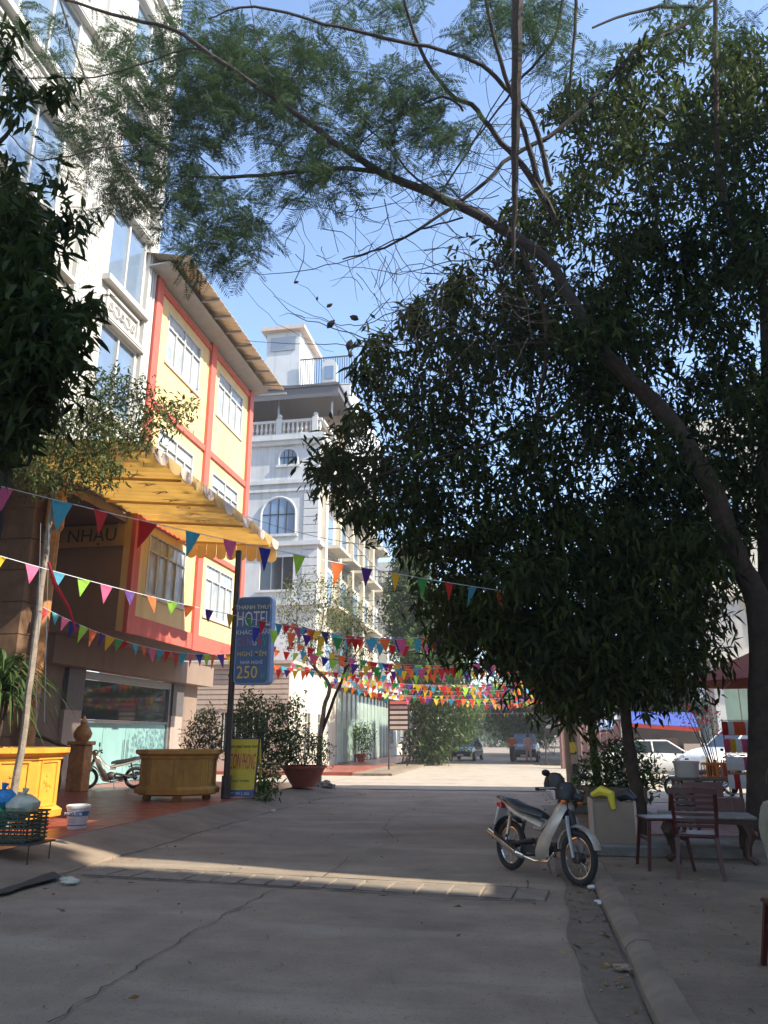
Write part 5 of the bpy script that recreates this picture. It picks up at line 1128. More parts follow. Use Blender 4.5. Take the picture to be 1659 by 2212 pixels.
# utility pole wrapped with posters, tree-lined
g = AY(1240, 1700, 24); ug = Vector((g.x, 24, .02))
up = thing('utility_pole', 'concrete utility pole with taped notices beyond the motorbike', 'pole', ug)
q = MB(); q.cyl(ug, (ug.x, ug.y, 8.2), .2, .14, 14); q.build('shaft', 'kerb', up, True)
for k, (z, m) in enumerate(((2.55,'txtw'),(2.1,'black'),(1.75,'stair'),(1.3,'txty'),(.95,'beige'),(.7,'engine'))): q = MB(); q.box(ug.x-.12+.02*k, ug.x+.13, ug.y-.225, ug.y-.205, z-.16, z+.13); q.build('notice', m, up)
q = MB(); q.rbox(ug.x-.2, ug.x+.2, ug.y-.38, ug.y-.21, 2.75, 3.2, .02); q.build('meter_box', 'metal', up)
# awnings, umbrella and stalls beyond
def tarp(label, pts, m, cat='awning', name='awning', poles=()):
    t = thing(name, label, cat, pts[0]); q = MB(); n = len(pts); q.add([Vector(p) for p in pts]+[Vector(p)+Vector((0,0,.03)) for p in pts], [tuple(range(n)), tuple(reversed(range(n, 2*n)))]+[(i, (i+1) % n, n+(i+1) % n, n+i) for i in range(n)]); q.build('sheet', m, t)
    for p in poles: q = MB(); q.cyl((p[0], p[1], .02), p, .03, n=6); q.build('post', 'metal', t)
    return t
a_, b_, c_, d_ = AY(1340, 1562, 38), AY(1510, 1572, 38), AY(1495, 1540, 44), AY(1360, 1538, 44)
tarp('blue tarpaulin awning with red trim behind the white sedan', [a_, b_, c_, d_], 'bluecloth', poles=(a_, b_))
q = MB(); q.prism([tuple(a_), tuple(b_), (b_.x, b_.y, b_.z-.18), (a_.x, a_.y, a_.z-.14)], (0, -.03, 0)); o = q.build('valance', 'redcloth', None, loc=a_); tag(o, 'red valance strip hanging from the blue tarpaulin', 'valance')
sh = thing('market_stall', 'dark shop front under the blue tarpaulin awning', 'stall', (6, 46, 0)); q = MB(); q.box(3.2, 9.5, 46, 48, .02, 2.5); q.build('back_wall', 'darkwall', sh)
for i in range(5): q = MB(); q.box(3.5+i*1.2, 4.4+i*1.2, 45.6, 45.98, .3, 1.2+.3*(i % 2)); q.build('goods', ('stair','redp','metal','darkwood','granite2')[i], sh)
a_, b_ = AY(1285, 1527, 40), AY(1335, 1500, 40); tarp('orange cloth banner among the trees left of the blue tarpaulin', [a_, AY(1330, 1530, 40), b_, AY(1290, 1505, 40)], 'orangecloth', 'banner', 'banner')
t = thing('shop_sign', 'blue and white shop sign hanging below the orange banner', 'sign', AY(1290, 1570, 39)); a_, b_ = AY(1282, 1575, 39), AY(1322, 1540, 39); q = MB(); q.box(a_.x, b_.x, 39, 39.1, a_.z, b_.z); q.build('panel', 'signside', t)
for i in range(4): q = MB(); q.box(a_.x+.1+i*.22, a_.x+.2+i*.22, 38.98, 38.999, a_.z+.1, b_.z-.1); q.build('stroke', 'txtw', t)
sh = thing('market_stall', 'pink shop shutter left of the blue awning behind the trees', 'stall', (2.5, 44, 0)); q = MB(); q.box(1.6, 4.6, 42, 42.2, .02, 2.3); q.build('shutter', 'stair', sh)
for i in range(9): q = MB(); q.box(1.7+i*.32, 1.72+i*.32, 41.95, 41.999, .1, 2.2); q.build('rib', 'beige', sh)
um = thing('parasol', 'dark red parasol with grey rim at the right behind the dark trunk', 'umbrella', AY(1625, 1700, 19))
ctr = AY(1655, 1395, 19); n = 8; rim = [Vector((ctr.x+2.05*math.cos(2*PI*k/n+.3), 19+2.05*math.sin(2*PI*k/n+.3), ctr.z-.85)) for k in range(n)]
q = MB(); q.add([ctr]+rim+[ctr+Vector((0,0,.02))]+[r_+Vector((0,0,.02)) for r_ in rim], [(0,k+1,(k+1) % n+1) for k in range(n)]+[(n+1,n+2+(k+1) % n,n+2+k) for k in range(n)]); q.build('canopy', 'darkred', um)
for k in range(n): q = MB(); q.tube([ctr-Vector((0,0,.04)), rim[k]-Vector((0,0,.02))], .012, 5); q.build('rib', 'metal', um)
q = MB(); q.cyl((ctr.x, 19, .12), ctr, .03, n=8); q.build('pole', 'metal', um)

# ============================================================ TREES
def tree(name, label, base, group=None, cat='tree'): return thing(name, label, cat, base, 0, group)
def branch(t, pts, name='branch', m='bark', n=7, sub=4, wob=.015):
    q = MB(); P = limb(q, pts, n, sub, wob); q.build(name, m, t, True); return P
def path_tufts(t, P, n, jit): 
    return np.array([P[random.randrange(len(P))]+Vector((random.gauss(0, jit), random.gauss(0, jit), random.gauss(0, jit))) for _ in range(n)])
# ---- flamboyant tree: leaning trunk on the right, long limb over the street
FT = tree('flamboyant_tree', 'large leaning tree with feathery leaves whose long limb crosses the whole sky', AY(1648, 1795, 13.2))
branch(FT, [(1650,1800,13.2,.25),(1646,1700,13.2,.21),(1646,1500,13.1,.2),(1640,1310,13,.19),(1590,1200,12.9,.17),(1530,1040,12.8,.155),(1440,900,12.6,.14),(1310,770,12.3,.12)], 'trunk', 'bark', 12)
branch(FT, [(1310,770,12.3,.12),(1235,650,12,.1),(1180,560,11.7,.09),(1060,480,11.4,.085),(960,430,11.2,.078),(830,375,10.9,.066),(740,320,10.6,.055),(630,240,10.3,.05),(460,120,9.8,.04),(380,65,9.6,.035),(280,40,9.4,.03),(140,0,9.2,.022)], 'limb', 'barkd', 10)
BR = [[(860,385,11,.045),(750,362,10.8,.042),(600,375,10.6,.035),(480,385,10.4,.028),(380,378,10.2,.016)],
 [(1179,435,11.7,.06),(1129,360,11.4,.055),(1069,290,11.1,.045),(1019,225,10.8,.04),(969,200,10.6,.035),(904,100,10.2,.03),(873,0,9.8,.024)],
 [(1190,400,12,.05),(1150,260,11.5,.045),(1104,200,11,.04),(1039,140,10.6,.035),(954,107,10.3,.03),(829,82,10,.03),(700,50,9.7,.025),(550,15,9.5,.02),(450,40,9.3,.012)],
 [(740,560,11.5,.012),(829,535,11.5,.02),(929,480,11.6,.028),(1029,410,11.8,.034),(1109,335,12,.04),(1209,280,12.2,.045),(1329,160,12.4,.04),(1380,100,12.5,.04),(1475,55,12.7,.04),(1600,-60,12.9,.05)],
 [(1000,240,10.8,.02),(954,210,10.8,.024),(829,270,10.8,.018),(760,330,10.8,.01)],
 [(460,120,9.8,.018),(410,105,9.7,.018),(300,140,9.6,.016),(200,168,9.5,.014),(50,168,9.4,.01)],
 [(125,-20,8.9,.018),(165,120,9,.018),(200,210,9.1,.014),(225,310,9.2,.01),(235,400,9.3,.006)],
 [(1119,-20,9.8,.1),(1116,150,10.1,.085),(1113,300,10.5,.07),(1111,450,10.9,.045),(1111,590,11.3,.02)],
 [(1244,-10,10.5,.03),(1240,100,10.7,.028),(1230,200,10.9,.02)],
 [(1218,-10,10.6,.035),(1194,90,10.8,.03),(1130,165,11,.025),(1060,260,11.2,.018),(1000,330,11.2,.01)],
 [(1048,-10,10.2,.03),(1080,130,10.5,.035),(1120,250,10.9,.04),(1160,380,11.5,.05),(1200,480,12,.05)],
 [(630,240,10.3,.018),(590,190,10.1,.014),(555,90,9.9,.01),(540,0,9.8,.008)],
 [(1000,450,11.3,.03),(900,385,11.1,.02),(820,300,10.9,.015),(760,250,10.8,.01)],
 [(20,290,8.8,.01),(90,345,9,.012),(220,320,9.2,.012),(330,310,9.6,.008)],
 [(930,445,11.2,.02),(1010,330,11.2,.016),(1060,240,11.1,.012),(1180,60,10.9,.01)],
 [(700,300,10.5,.014),(640,200,10.3,.012),(620,60,10,.008)], [(480,385,10.4,.012),(420,330,10.3,.01),(330,300,10.1,.007)],
 [(1280,60,11.2,.02),(1390,20,11.6,.03),(1500,15,12,.035)]]
LB = []
for b in BR: LB += branch(FT, b, 'branch', 'barkd', 6)
TW = [[(500,585,11,.004),(620,590,11,.007),(760,560,11.2,.009),(900,500,11.4,.014),(1000,470,11.5,.018)], [(560,600,11,.004),(640,680,11.1,.007),(760,720,11.3,.009),(880,765,11.6,.012)],
 [(530,735,11.2,.004),(700,742,11.3,.007),(830,748,11.5,.01),(920,735,11.8,.014)], [(830,430,11,.01),(870,560,11.2,.007),(960,660,11.5,.004)], [(1105,570,12,.02),(1000,560,11.8,.012),(860,590,11.4,.007),(700,560,11,.004)],
 [(590,640,11.1,.003),(700,690,11.2,.006),(790,700,11.4,.008),(900,650,11.7,.012),(980,600,12,.014)], [(760,470,11,.004),(860,620,11.3,.006),(890,740,11.6,.005)], [(715,620,11.2,.003),(780,570,11.3,.006),(860,520,11.4,.008)], [(840,590,11.3,.004),(930,590,11.5,.008),(1040,600,11.8,.01),(1110,640,12,.012)],
 [(640,610,11.1,.003),(690,650,11.2,.004),(760,760,11.3,.004)], [(900,420,11,.006),(1000,520,11.3,.006),(1060,640,11.7,.005)], [(870,740,11.6,.008),(970,690,11.9,.01),(1060,650,12.1,.012)], [(1010,450,11.4,.012),(960,380,11.2,.009),(925,300,11,.006),(905,200,10.8,.004)], [(520,610,11,.003),(600,700,11.1,.004),(720,760,11.3,.003)]]
for b in TW: branch(FT, b, 'twig', 'barkd', 5, 5, .03)
q = MB()
for i in range(300):     # fine bare twigs
    x, y = random.uniform(600, 1200), random.uniform(120, 740)
    if y > 500 and x < 760+0*y: x = random.uniform(620, 1100)
    a = random.uniform(0, 2*PI); l = random.uniform(40, 170); Y = random.uniform(10.6, 11.8); c = random.uniform(-.6, .6)
    pts = [(x, y, Y, .008), (x+l*.5*math.cos(a), y+l*.5*math.sin(a), Y, .006), (x+l*math.cos(a+c), y+l*math.sin(a+c), Y+.1, .002)]
    limb(q, pts, 4, 3, .02)
q.build('fine_twigs', 'barkd', FT, kind='stuff')
pods = [(715,700,22,.9),(765,687,20,2.6),(755,745,24,1.3),(640,610,10,.3),(685,645,9,1.5),(712,660,13,.6),(757,765,16,1.5)]
for x, y, s_, a in pods:
    c_ = AY(x, y, 11.25); l = s_/1660*11.5*1.3; q = MB(); d = Vector((math.cos(a), .1, math.sin(a)))*l; q.tube([c_-d*.5, c_-d*.2+Vector((0,0,.01)), c_+d*.2, c_+d*.5], [.008, l*.28, l*.24, .006], 7); q.build('seed_pod', 'barkd', FT)
FC = []
def frond_patch(x, y, r, n, Y0=9.9, Y1=12.4):
    for i in range(n):
        a = random.uniform(0, 2*PI); rr = r*math.sqrt(random.random()); FC.append(AY(x+rr*math.cos(a), y+rr*math.sin(a)*.8, random.uniform(Y0, Y1)))
for x, y, r, n in ((350,110,90,60),(280,200,80,50),(220,250,70,36),(420,420,60,30),(160,340,60,24),(470,160,110,150),(560,130,100,120),(430,60,80,60),(330,250,90,85),(250,90,70,40),(290,330,80,60),(380,330,80,70),(540,220,100,110),(640,150,80,70),(460,260,80,80),(620,270,80,70),(720,320,70,60),(760,200,70,50),(700,100,60,40),(640,390,70,55),(720,400,60,40),
   (480,460,70,75),(540,500,55,50),(430,540,60,55),(500,560,50,35),(350,450,60,40),(300,410,60,40),(200,300,60,28),(120,90,70,30),(150,180,50,18),(60,40,60,22),(850,170,60,45),(900,250,50,45),(950,290,40,35),(860,330,50,35),(930,180,50,28),(1010,290,35,18),(940,400,30,10),(1060,30,60,50),(1130,40,60,55),(1180,110,40,22),(1000,90,40,16),(870,20,50,30),(780,30,60,30),(1200,30,40,22),(1290,140,40,12),(1230,170,40,10),(800,240,60,35),(1480,20,60,20),(430,190,60,45),(390,400,50,35),(215,430,50,20),(1580,60,60,25)):
    frond_patch(x, y, r, int(n*1.35))
fronds(np.array(FC), L=.46, pairs=16, pl=.105, pw=.015, parent=FT)

# ---- mango crown on the right
MG = tree('mango_tree', 'dense dark mango tree filling the right side of the picture', AY(1655, 1800, 15.2))
branch(MG, [(1658,1800,15.2,.17),(1656,1290,15,.14),(1648,1000,14.8,.12),(1655,820,14.6,.1),(1640,600,14.3,.08),(1560,420,14,.06),(1548,250,13.7,.05),(1545,-20,13.3,.05)], 'trunk', 'bark', 10)
for b in ([(1655,1290,15,.07),(1570,1240,14.8,.05),(1480,1210,14.6,.04),(1380,1190,14.4,.03)], [(1648,960,14.8,.05),(1500,940,14.5,.04),(1380,930,14.2,.03),(1250,950,14,.02)], [(1250,760,13.4,.05),(1150,740,13.2,.03),(1040,760,13,.02)], [(1650,850,14.7,.06),(1580,870,14.5,.04),(1440,800,14.2,.03)], [(1659,560,14,.06),(1590,540,13.8,.05),(1560,380,13.6,.03)], [(1340,790,13.2,.05),(1200,900,13,.04),(1050,960,12.8,.03),(900,1000,12.6,.02),(780,1040,12.5,.01)], [(1120,520,12.8,.04),(1180,700,12.8,.04),(1160,900,13,.03),(1140,1050,13,.02)]):
    branch(MG, b, 'branch', 'bark', 6)
MP = [(1000,600),(940,640),(885,665),(880,720),(810,735),(775,800),(785,850),(740,930),(700,1010),(715,1070),(740,1120),(830,1130),(870,1110),(910,1170),(935,1230),(950,1290),(975,1380),(1030,1400),(1150,1420),(1300,1430),(1460,1420),(1520,1390),(1535,1250),(1600,1190),(1700,1150),(1700,60),(1620,130),(1540,60),(1440,60),(1350,120),(1320,190),(1250,180),(1200,230),(1190,320),(1150,400),(1090,500),(1060,600)]
random.seed(21)
HR = tuple((random.uniform(800, 1650), random.uniform(150, 1500), random.uniform(5, 13)) for _ in range(110))
HO = HR+((995,1215,34),(1250,1075,16),(1100,1180,12),(1165,1025,14),(1490,760,20),(1505,170,40),(1560,150,20),(1300,990,10),(940,1150,14),(870,890,10),(1010,1040,14),(1380,260,16),(1220,330,12),(1600,1300,60),(1160,330,20),(1060,1130,12),(1420,1050,12))
C_ = np.concatenate([poly_points(MP, 1150, 13, 17, HO), clumps(MP, 430, 12, 13.2, 16.8, .3, HO), clumps(MP, 45, 10, 12, 12.8, .2, HO)])
whorls(C_, 8, .25, .068, .13, -.5, 'leafm', 'crown', MG, single=150, tris=2)
# fringe: drooping leaf clusters at the crown's left outline
FR = [(700,1015),(715,1000),(730,960),(760,1000),(780,900),(770,1110),(830,1120),(1000,610),(980,640),(890,680),(905,700),(820,745),(790,790),(1200,1430),(1100,1415),(1300,1440),(1400,1430),(900,1170),(1230,200),(1210,240),(1340,150),(1370,120),(1250,400),(1130,450)]
C2_ = np.array([AY(x+random.gauss(0, 16), y+random.gauss(0, 16), random.uniform(12.2, 13.2)) for x, y in FR for _ in range(14)])
whorls(C2_, 8, .25, .062, .08, -.7, 'leafm', 'outer_leaves', MG)
# leafy sprays hanging in front of the long limb
whorls(np.array([AY(x+random.gauss(0, 38), y+random.gauss(0, 38), random.uniform(11.2, 12.1)) for x, y in ((1200,560),(1240,700),(1300,720),(1180,640),(1480,1030),(1340,730),(1130,470)) for _ in range(7)]), 8, .24, .062, .1, -.55, 'leafm', 'outer_leaves', MG, tris=2)
# lower street tree
ST = tree('street_tree', 'smaller street tree with slim dark trunk rising from the stone bed', G(1385, 1835, .26))
branch(ST, [(1387,1835,13,.13),(1380,1740,13,.11),(1365,1650,13,.1),(1352,1560,13,.085),(1345,1480,13,.07),(1330,1400,13,.05),(1290,1300,12.9,.03)], 'trunk', 'bark', 10)
for b in ([(1348,1500,13,.04),(1290,1440,12.8,.03),(1200,1380,12.6,.02),(1100,1340,12.5,.012)], [(1350,1520,13,.035),(1420,1430,13.1,.025),(1470,1350,13.2,.015)], [(1335,1420,13,.04),(1400,1300,13,.02)]): branch(ST, b, 'branch', 'bark', 6)
SP = [(950,1190),(975,1230),(940,1290),(965,1340),(955,1370),(1000,1415),(1050,1385),(1090,1420),(1120,1450),(1160,1440),(1190,1500),(1225,1480),(1250,1540),(1290,1500),(1330,1510),(1370,1470),(1420,1500),(1450,1455),(1490,1470),(1495,1410),(1530,1390),(1500,1340),(1540,1260),(1480,1150),(1300,1100),(1100,1080)]
whorls(np.concatenate([poly_points(SP, 460, 11.8, 15.2, HR+((1010,1220,30),(1330,1470,14))), clumps(SP, 80, 11, 11.9, 15, .26, HR+((1010,1220,30),))]), 8, .23, .055, .12, -.65, 'leafs', 'crown', ST, single=60, tris=2)
SFR = [(955,1210),(940,1290),(960,1360),(1000,1420),(1080,1425),(1150,1470),(1200,1520),(1250,1545),(1300,1510),(1360,1480),(1420,1490),(1470,1460),(1520,1420),(1540,1330),(1560,1260),(980,1170),(1040,1100),(920,1180),(1480,1170),(1540,1200)]
whorls(np.array([AY(x+random.gauss(0, 26), y+random.gauss(0, 22), random.uniform(12, 13.4)) for x, y in SFR for _ in range(11)]), 7, .24, .055, .09, -.75, 'leafs', 'outer_leaves', ST, tris=2)
S2 = tree('street_tree', 'slender leafy tree between the utility pole and the small street tree', AY(1288, 1700, 17.6), 'street trees on the right pavement')
branch(S2, [(1300,1730,17.6,.09),(1282,1620,17.6,.08),(1275,1540,17.5,.06),(1262,1480,17.4,.04),(1220,1400,17.4,.02)], 'trunk', 'bark', 8)
whorls(poly_points([(1180,1400),(1160,1480),(1215,1540),(1300,1545),(1340,1480),(1330,1400)], 500, 16.6, 18.2), 8, .2, .045, .14, -.4, 'leafm', 'crown', S2)

# ---- left dark tree with broad leaves (trunk stands left of the frame)
LT = tree('broadleaf_tree', 'dark broad-leaved tree overhanging from the left edge', (-6.3, 6.6, .15))
q = MB(); q.tube([(-6.3,6.6,.1),(-6.2,6.6,1.5),(-6.1,6.7,3.2),(-5.7,6.7,4.8),(-5.2,6.6,6.2)], [.17,.14,.12,.1,.06], 10); q.build('trunk', 'bark', LT, True)
for b in ([(-20,1200,6.7,.06),(20,1000,6.7,.04),(80,800,6.6,.03),(130,620,6.5,.015)], [(-30,900,6.6,.05),(60,760,6.5,.03),(170,720,6.4,.015)], [(-20,330,6.3,.03),(40,260,6.3,.015)]): branch(LT, b, 'branch', 'barkd', 6)
LP = [(-40,390),(10,400),(50,420),(90,490),(115,520),(60,560),(95,640),(160,670),(170,750),(125,790),(70,820),(60,900),(10,970),(-40,1040)]
whorls(np.concatenate([poly_points(LP, 520, 5.6, 7.4), clumps(LP, 45, 9, 5.8, 7.2, .14)]), 8, .2, .056, .1, -.65, 'leafl', 'crown', LT, single=90)
for x, y, n in ((10,100,5),(15,150,5),(20,180,4),(5,220,5),(110,200,6),(130,180,4),(60,200,3),(165,480,5),(150,450,5),(120,380,4),(5,60,5),(30,360,6),(200,650,4),(40,240,3)):
    whorls(np.array([AY(x+random.gauss(0, 14), y+random.gauss(0, 12), 6.2) for _ in range(n)]), 7, .19, .05, .06, -.8, 'leafl', 'outer_leaves', LT)

# ---- slim leaning tree by the trash basket
SL = tree('slim_tree', 'slim pale-stemmed leaning tree with small olive leaves beside the yellow planter', AY(20, 1765, 10.7))
branch(SL, [(12,1790,10.7,.06),(30,1720,10.7,.055),(62,1500,10.7,.05),(88,1280,10.7,.047),(108,1120,10.7,.04),(122,1030,10.7,.035),(150,960,10.6,.025)], 'trunk', 'barkl', 9, 4, .01)
for b in ([(115,1080,10.7,.02),(60,1020,10.6,.015),(10,960,10.5,.01)], [(122,1030,10.7,.025),(190,990,10.7,.018),(260,950,10.8,.013),(330,940,10.9,.008),(410,880,11,.004)], [(140,980,10.6,.02),(210,900,10.8,.013),(330,850,11,.006)], [(122,1040,10.7,.018),(180,1060,10.6,.01),(260,1010,10.6,.006)], [(150,960,10.6,.02),(130,880,10.5,.012),(170,820,10.6,.006)]): branch(SL, b, 'branch', 'barkd', 6)
A1 = poly_points([(0,930),(60,900),(140,880),(200,900),(220,960),(265,1010),(240,1050),(190,1040),(130,1060),(60,1060),(0,1000)], 430, 10, 11.4)
A2 = poly_points([(170,830),(230,800),(330,830),(350,860),(420,870),(415,900),(370,930),(330,970),(230,980),(160,930)], 330, 10.2, 11.5)
whorls(np.concatenate([A1, A2]), 9, .1, .03, .1, -.2, 'leafy', 'crown', SL, single=60)

# ---- slender tree at the corner, Y = 24
CT = tree('slender_tree', 'slender forked street tree with sparse olive crown beside the red clay bowl', AY(685, 1690, 24))
branch(CT, [(688,1700,24,.09),(692,1600,24,.08),(700,1530,24,.07),(712,1480,24,.06),(680,1440,24,.04),(670,1380,24,.02)], 'trunk', 'barkl', 8)
branch(CT, [(692,1590,24,.06),(722,1510,24,.05),(745,1450,24,.04),(750,1360,24,.02)], 'branch', 'bark', 7)
for b in ([(712,1480,24,.03),(650,1400,24,.02),(640,1300,24,.01)], [(745,1450,24,.03),(790,1380,24.2,.015)], [(680,1440,24,.03),(700,1320,24,.012)]): branch(CT, b, 'branch', 'bark', 6)
whorls(poly_points([(600,1300),(625,1255),(690,1240),(760,1260),(800,1320),(810,1400),(780,1470),(730,1440),(660,1430),(610,1380)], 620, 22.9, 25.2), 6, .13, .04, .16, -.1, 'leafy', 'crown', CT, tris=2, single=0)

# ---- shrubs and pots on the left
def shrub(name, label, poly, n, Y0, Y1, base, m='leafg', L=.13, cat='shrub', stems=5, per=7, single=0, grp=None):
    t = thing(name, label, cat, base, 0, grp); C = poly_points(poly, n, Y0, Y1); q = MB()
    for i in range(stems):
        p = Vector(C[random.randrange(len(C))]); b = Vector(base)+Vector((random.uniform(-.05, .05), random.uniform(-.05, .05), 0)); q.tube([b, b.lerp(p, .5)+Vector((0, 0, .08)), p], [.018, .013, .005], 5)
    q.build('stems', 'bark', t); whorls(C, per, L, L*.36, L*.9, -.05, m, 'foliage', t, tris=2 if Y0 > 17 else 4, single=single); return t
def pot(label, c, r, h, m='terracotta', cat='plant pot'):
    t = thing('plant_pot', label, cat, c); q = MB(); z = c[2]; q.lathe([(r*.5, z), (r*.55, z+h*.12), (r*.62, z+h*.2), (r*.97, z+h*.85), (r*1.08, z+h*.9), (r*1.08, z+h), (r*.95, z+h), (r*.9, z+h*.85)], (c[0], c[1], 0), 24); q.build('bowl', m, t, True)
    q = MB(); q.lathe([(.01, z+h*.84), (r*.9, z+h*.86)], (c[0], c[1], 0), 16); q.build('soil', 'gutter', t); return t
g = G(655, 1700, TZ); pot('wide red clay bowl holding the round shrub at the kerb corner', (g.x, g.y, TZ), .62, .58)
shrub('round_shrub', 'round dark green shrub growing in the wide red clay bowl', [(605,1640),(600,1600),(625,1575),(660,1580),(700,1595),(715,1620),(700,1650),(660,1660),(620,1655)], 230, g.y-.6, g.y+.7, (g.x, g.y, TZ+.5), 'leaff', .12, single=30)
g2 = G(540, 1712, TZ); shrub('leafy_shrub', 'tall leafy shrub behind the yellow sandwich board', [(500,1600),(505,1540),(530,1500),(560,1510),(600,1520),(645,1510),(650,1560),(640,1620),(600,1660),(570,1670),(540,1640)], 480, 20.2, 22.2, (-7.6, 21.2, TZ), 'leaff', .14)
for k in range(6): x = 560+k*16; 
shrub('leafy_shrub', 'loose flowering shrub between the ochre planter and the sign pole', [(400,1590),(420,1550),(445,1530),(470,1540),(480,1590),(478,1640),(450,1640),(430,1615),(405,1620)], 230, 19.6, 20.8, (-9.2, 20.2, TZ), 'leafy', .11)
shrub('potted_plant', 'low broad-leaved plant just right of the yellow sandwich board', [(556,1690),(560,1668),(585,1675),(592,1700),(575,1722),(558,1715)], 45, 18.3, 18.9, (-6.35, 18.6, TZ), 'leafg', .16)
q = MB(); c_ = G(565, 1716, TZ); 
for a, b, lb in ((760,1640,'small potted shrub in front of the green glass shopfront'), (790,1640,'second small potted plant farther along the green glass')):
    g = G(a-10, b+5, .14); pot('small brown pot by the green glass, '+('nearer one' if a == 760 else 'farther one'), (g.x, g.y, .14), .35, .45)
    shrub('potted_plant', lb, [(a-25,b-50),(a-15,b-75),(a+10,b-70),(a+15,b-45),(a-5,b-15)], 90, g.y-.5, g.y+.5, (g.x, g.y, .5), 'leafg', .2)
rk_ = thing('rubble', 'heap of grey rubble stones at the rounded kerb corner', 'stones', G(700, 1700, .1))
for i in range(14):
    g = G(random.uniform(655, 712), random.uniform(1692, 1706), .12); q = MB(); q.blob((g.x, g.y, .17), random.uniform(.08, .2), 7, (1.2, 1, .6), .25); q.build('stone', 'stone', rk_)
fn = thing('low_railing', 'low thin metal railing beside the red clay bowl', 'railing', G(580, 1700, TZ))
for x in (570, 588, 600): g = G(x, 1700, TZ); q = MB(); q.cyl(g, g+Vector((0,0,.4)), .012, n=5); q.build('post', 'pole', fn)
ga, gb = G(560, 1700, TZ), G(606, 1700, TZ); q = MB(); q.cyl(ga+Vector((0,0,.32)), gb+Vector((0,0,.32)), .01, n=5); q.build('rail', 'pole', fn)

# ---- trees farther down the street
shrub('conifer_tree', 'tall soft-leaved tree standing beyond the hotel front', [(862,1180),(880,1145),(905,1160),(925,1220),(945,1300),(940,1390),(900,1420),(850,1400),(838,1320),(850,1240)], 1500, 43, 47, (-7.0, 45, .1), 'leaff', .34, 'tree')
shrub('palm_like_tree', 'spreading palm-like tree over the far left pavement', [(870,1400),(900,1385),(960,1395),(1005,1440),(1000,1480),(930,1470),(880,1480),(868,1440)], 620, 40, 44, (-6.3, 42, .1), 'leaff', .4, 'tree')
shrub('roadside_bush', 'dark bush mass along the far left pavement beside the dark car', [(885,1500),(930,1480),(985,1490),(1030,1500),(1030,1560),(1010,1600),(970,1615),(950,1640),(900,1645),(882,1600)], 1050, 44, 52, (-7.2, 47, .1), 'leaff', .34)
for x in (945, 972): branch_t = thing('bare_tree', 'thin trunk among the far left bushes, '+('left one' if x == 945 else 'right one'), 'tree', AY(x, 1640, 47)); q = MB(); limb(q, [(x,1640,47,.1),(x-4,1560,47,.09),(x+2,1480,47,.07)], 6); q.build('trunk', 'bark', branch_t)
shrub('street_tree_far', 'hazy green tree at the far end on the right kerb', [(1040,1560),(1060,1480),(1100,1440),(1160,1450),(1210,1480),(1215,1560),(1180,1600),(1110,1600)], 900, 66, 74, (2.2, 70, .1), 'leaff', .5, 'tree')
shrub('street_tree_far', 'green tree in the middle distance behind the utility pole', [(1150,1460),(1180,1420),(1260,1430),(1280,1500),(1250,1560),(1190,1580),(1165,1540)], 800, 48, 53, (2.6, 50, .1), 'leaff', .38, 'tree')
shrub('street_tree_far', 'dark tree closing the end of the street', [(1010,1600),(1000,1540),(1050,1510),(1110,1530),(1180,1540),(1190,1605),(1120,1612)], 600, 118, 135, (-4, 128, .1), 'leaff', .8, 'tree')
shrub('street_tree_far', 'green tree behind the blue tarpaulin awning', [(1330,1540),(1330,1470),(1400,1440),(1480,1470),(1520,1530),(1440,1560)], 800, 50, 55, (7, 52, .1), 'leaff', .38, 'tree')
shrub('trough_plants', 'green leafy plants filling the long concrete trough', [(1240,1712),(1236,1690),(1262,1660),(1280,1620),(1320,1600),(1360,1600),(1420,1650),(1440,1690),(1400,1715),(1300,1716)], 300, TRY-.3, TRY+.4, (TRX, TRY, .6), 'leafg', .12, 'plant')
BG = shrub('bougainvillea', 'twiggy bougainvillea with pink-red flowers beside the white van', [(1440,1530),(1470,1510),(1540,1520),(1560,1560),(1545,1590),(1480,1570)], 60, 24, 25, (AY(1556, 1690, 24.5).x, 24.5, .1), 'leafg', .1, 'shrub', stems=9, per=4)
whorls(poly_points([(1440,1530),(1470,1500),(1540,1510),(1600,1600),(1545,1590),(1480,1570)], 16, 24, 25), 5, .09, .07, .05, 0, 'flowers', 'flowers', BG) if 'flowers' in M else None

# ============================================================ BUNTING
def flag_mesh(kind, m):
    q = MB(); rows = 5; V = []; w_, h = .5, 1.0
    for r_ in range(rows+1):
        t = r_/rows; hw = w_*(1-t)*.98+.004
        bend = {0: 0, 1: .22*t*t, 2: -.3*t*t, 3: .0}[kind]; tw = {0: 0, 1: .15, 2: -.25, 3: 1.3}[kind]*t
        for s_ in (-1, 0, 1):
            x = s_*hw; V.append((x*math.cos(tw), x*math.sin(tw)+bend+.03*(1-abs(s_))*math.sin(6*t), -t*h*(1-.12*abs(bend)*4)))
    F = [(r_*3+c_, r_*3+c_+1, r_*3+c_+4, r_*3+c_+3) for r_ in range(rows) for c_ in (0, 1)]
    q.add(V, F); o = q.build('flag', m); me = o.data; bpy.data.objects.remove(o); return me
FK = list(FLC); FMS = {(k, i): flag_mesh(i, FLM[k]) for k in FK for i in range(4)}
seq = ['pink','sky','red','red','sky','pink','navy','lime','orange','violet','gold','green','red','sky','orange']
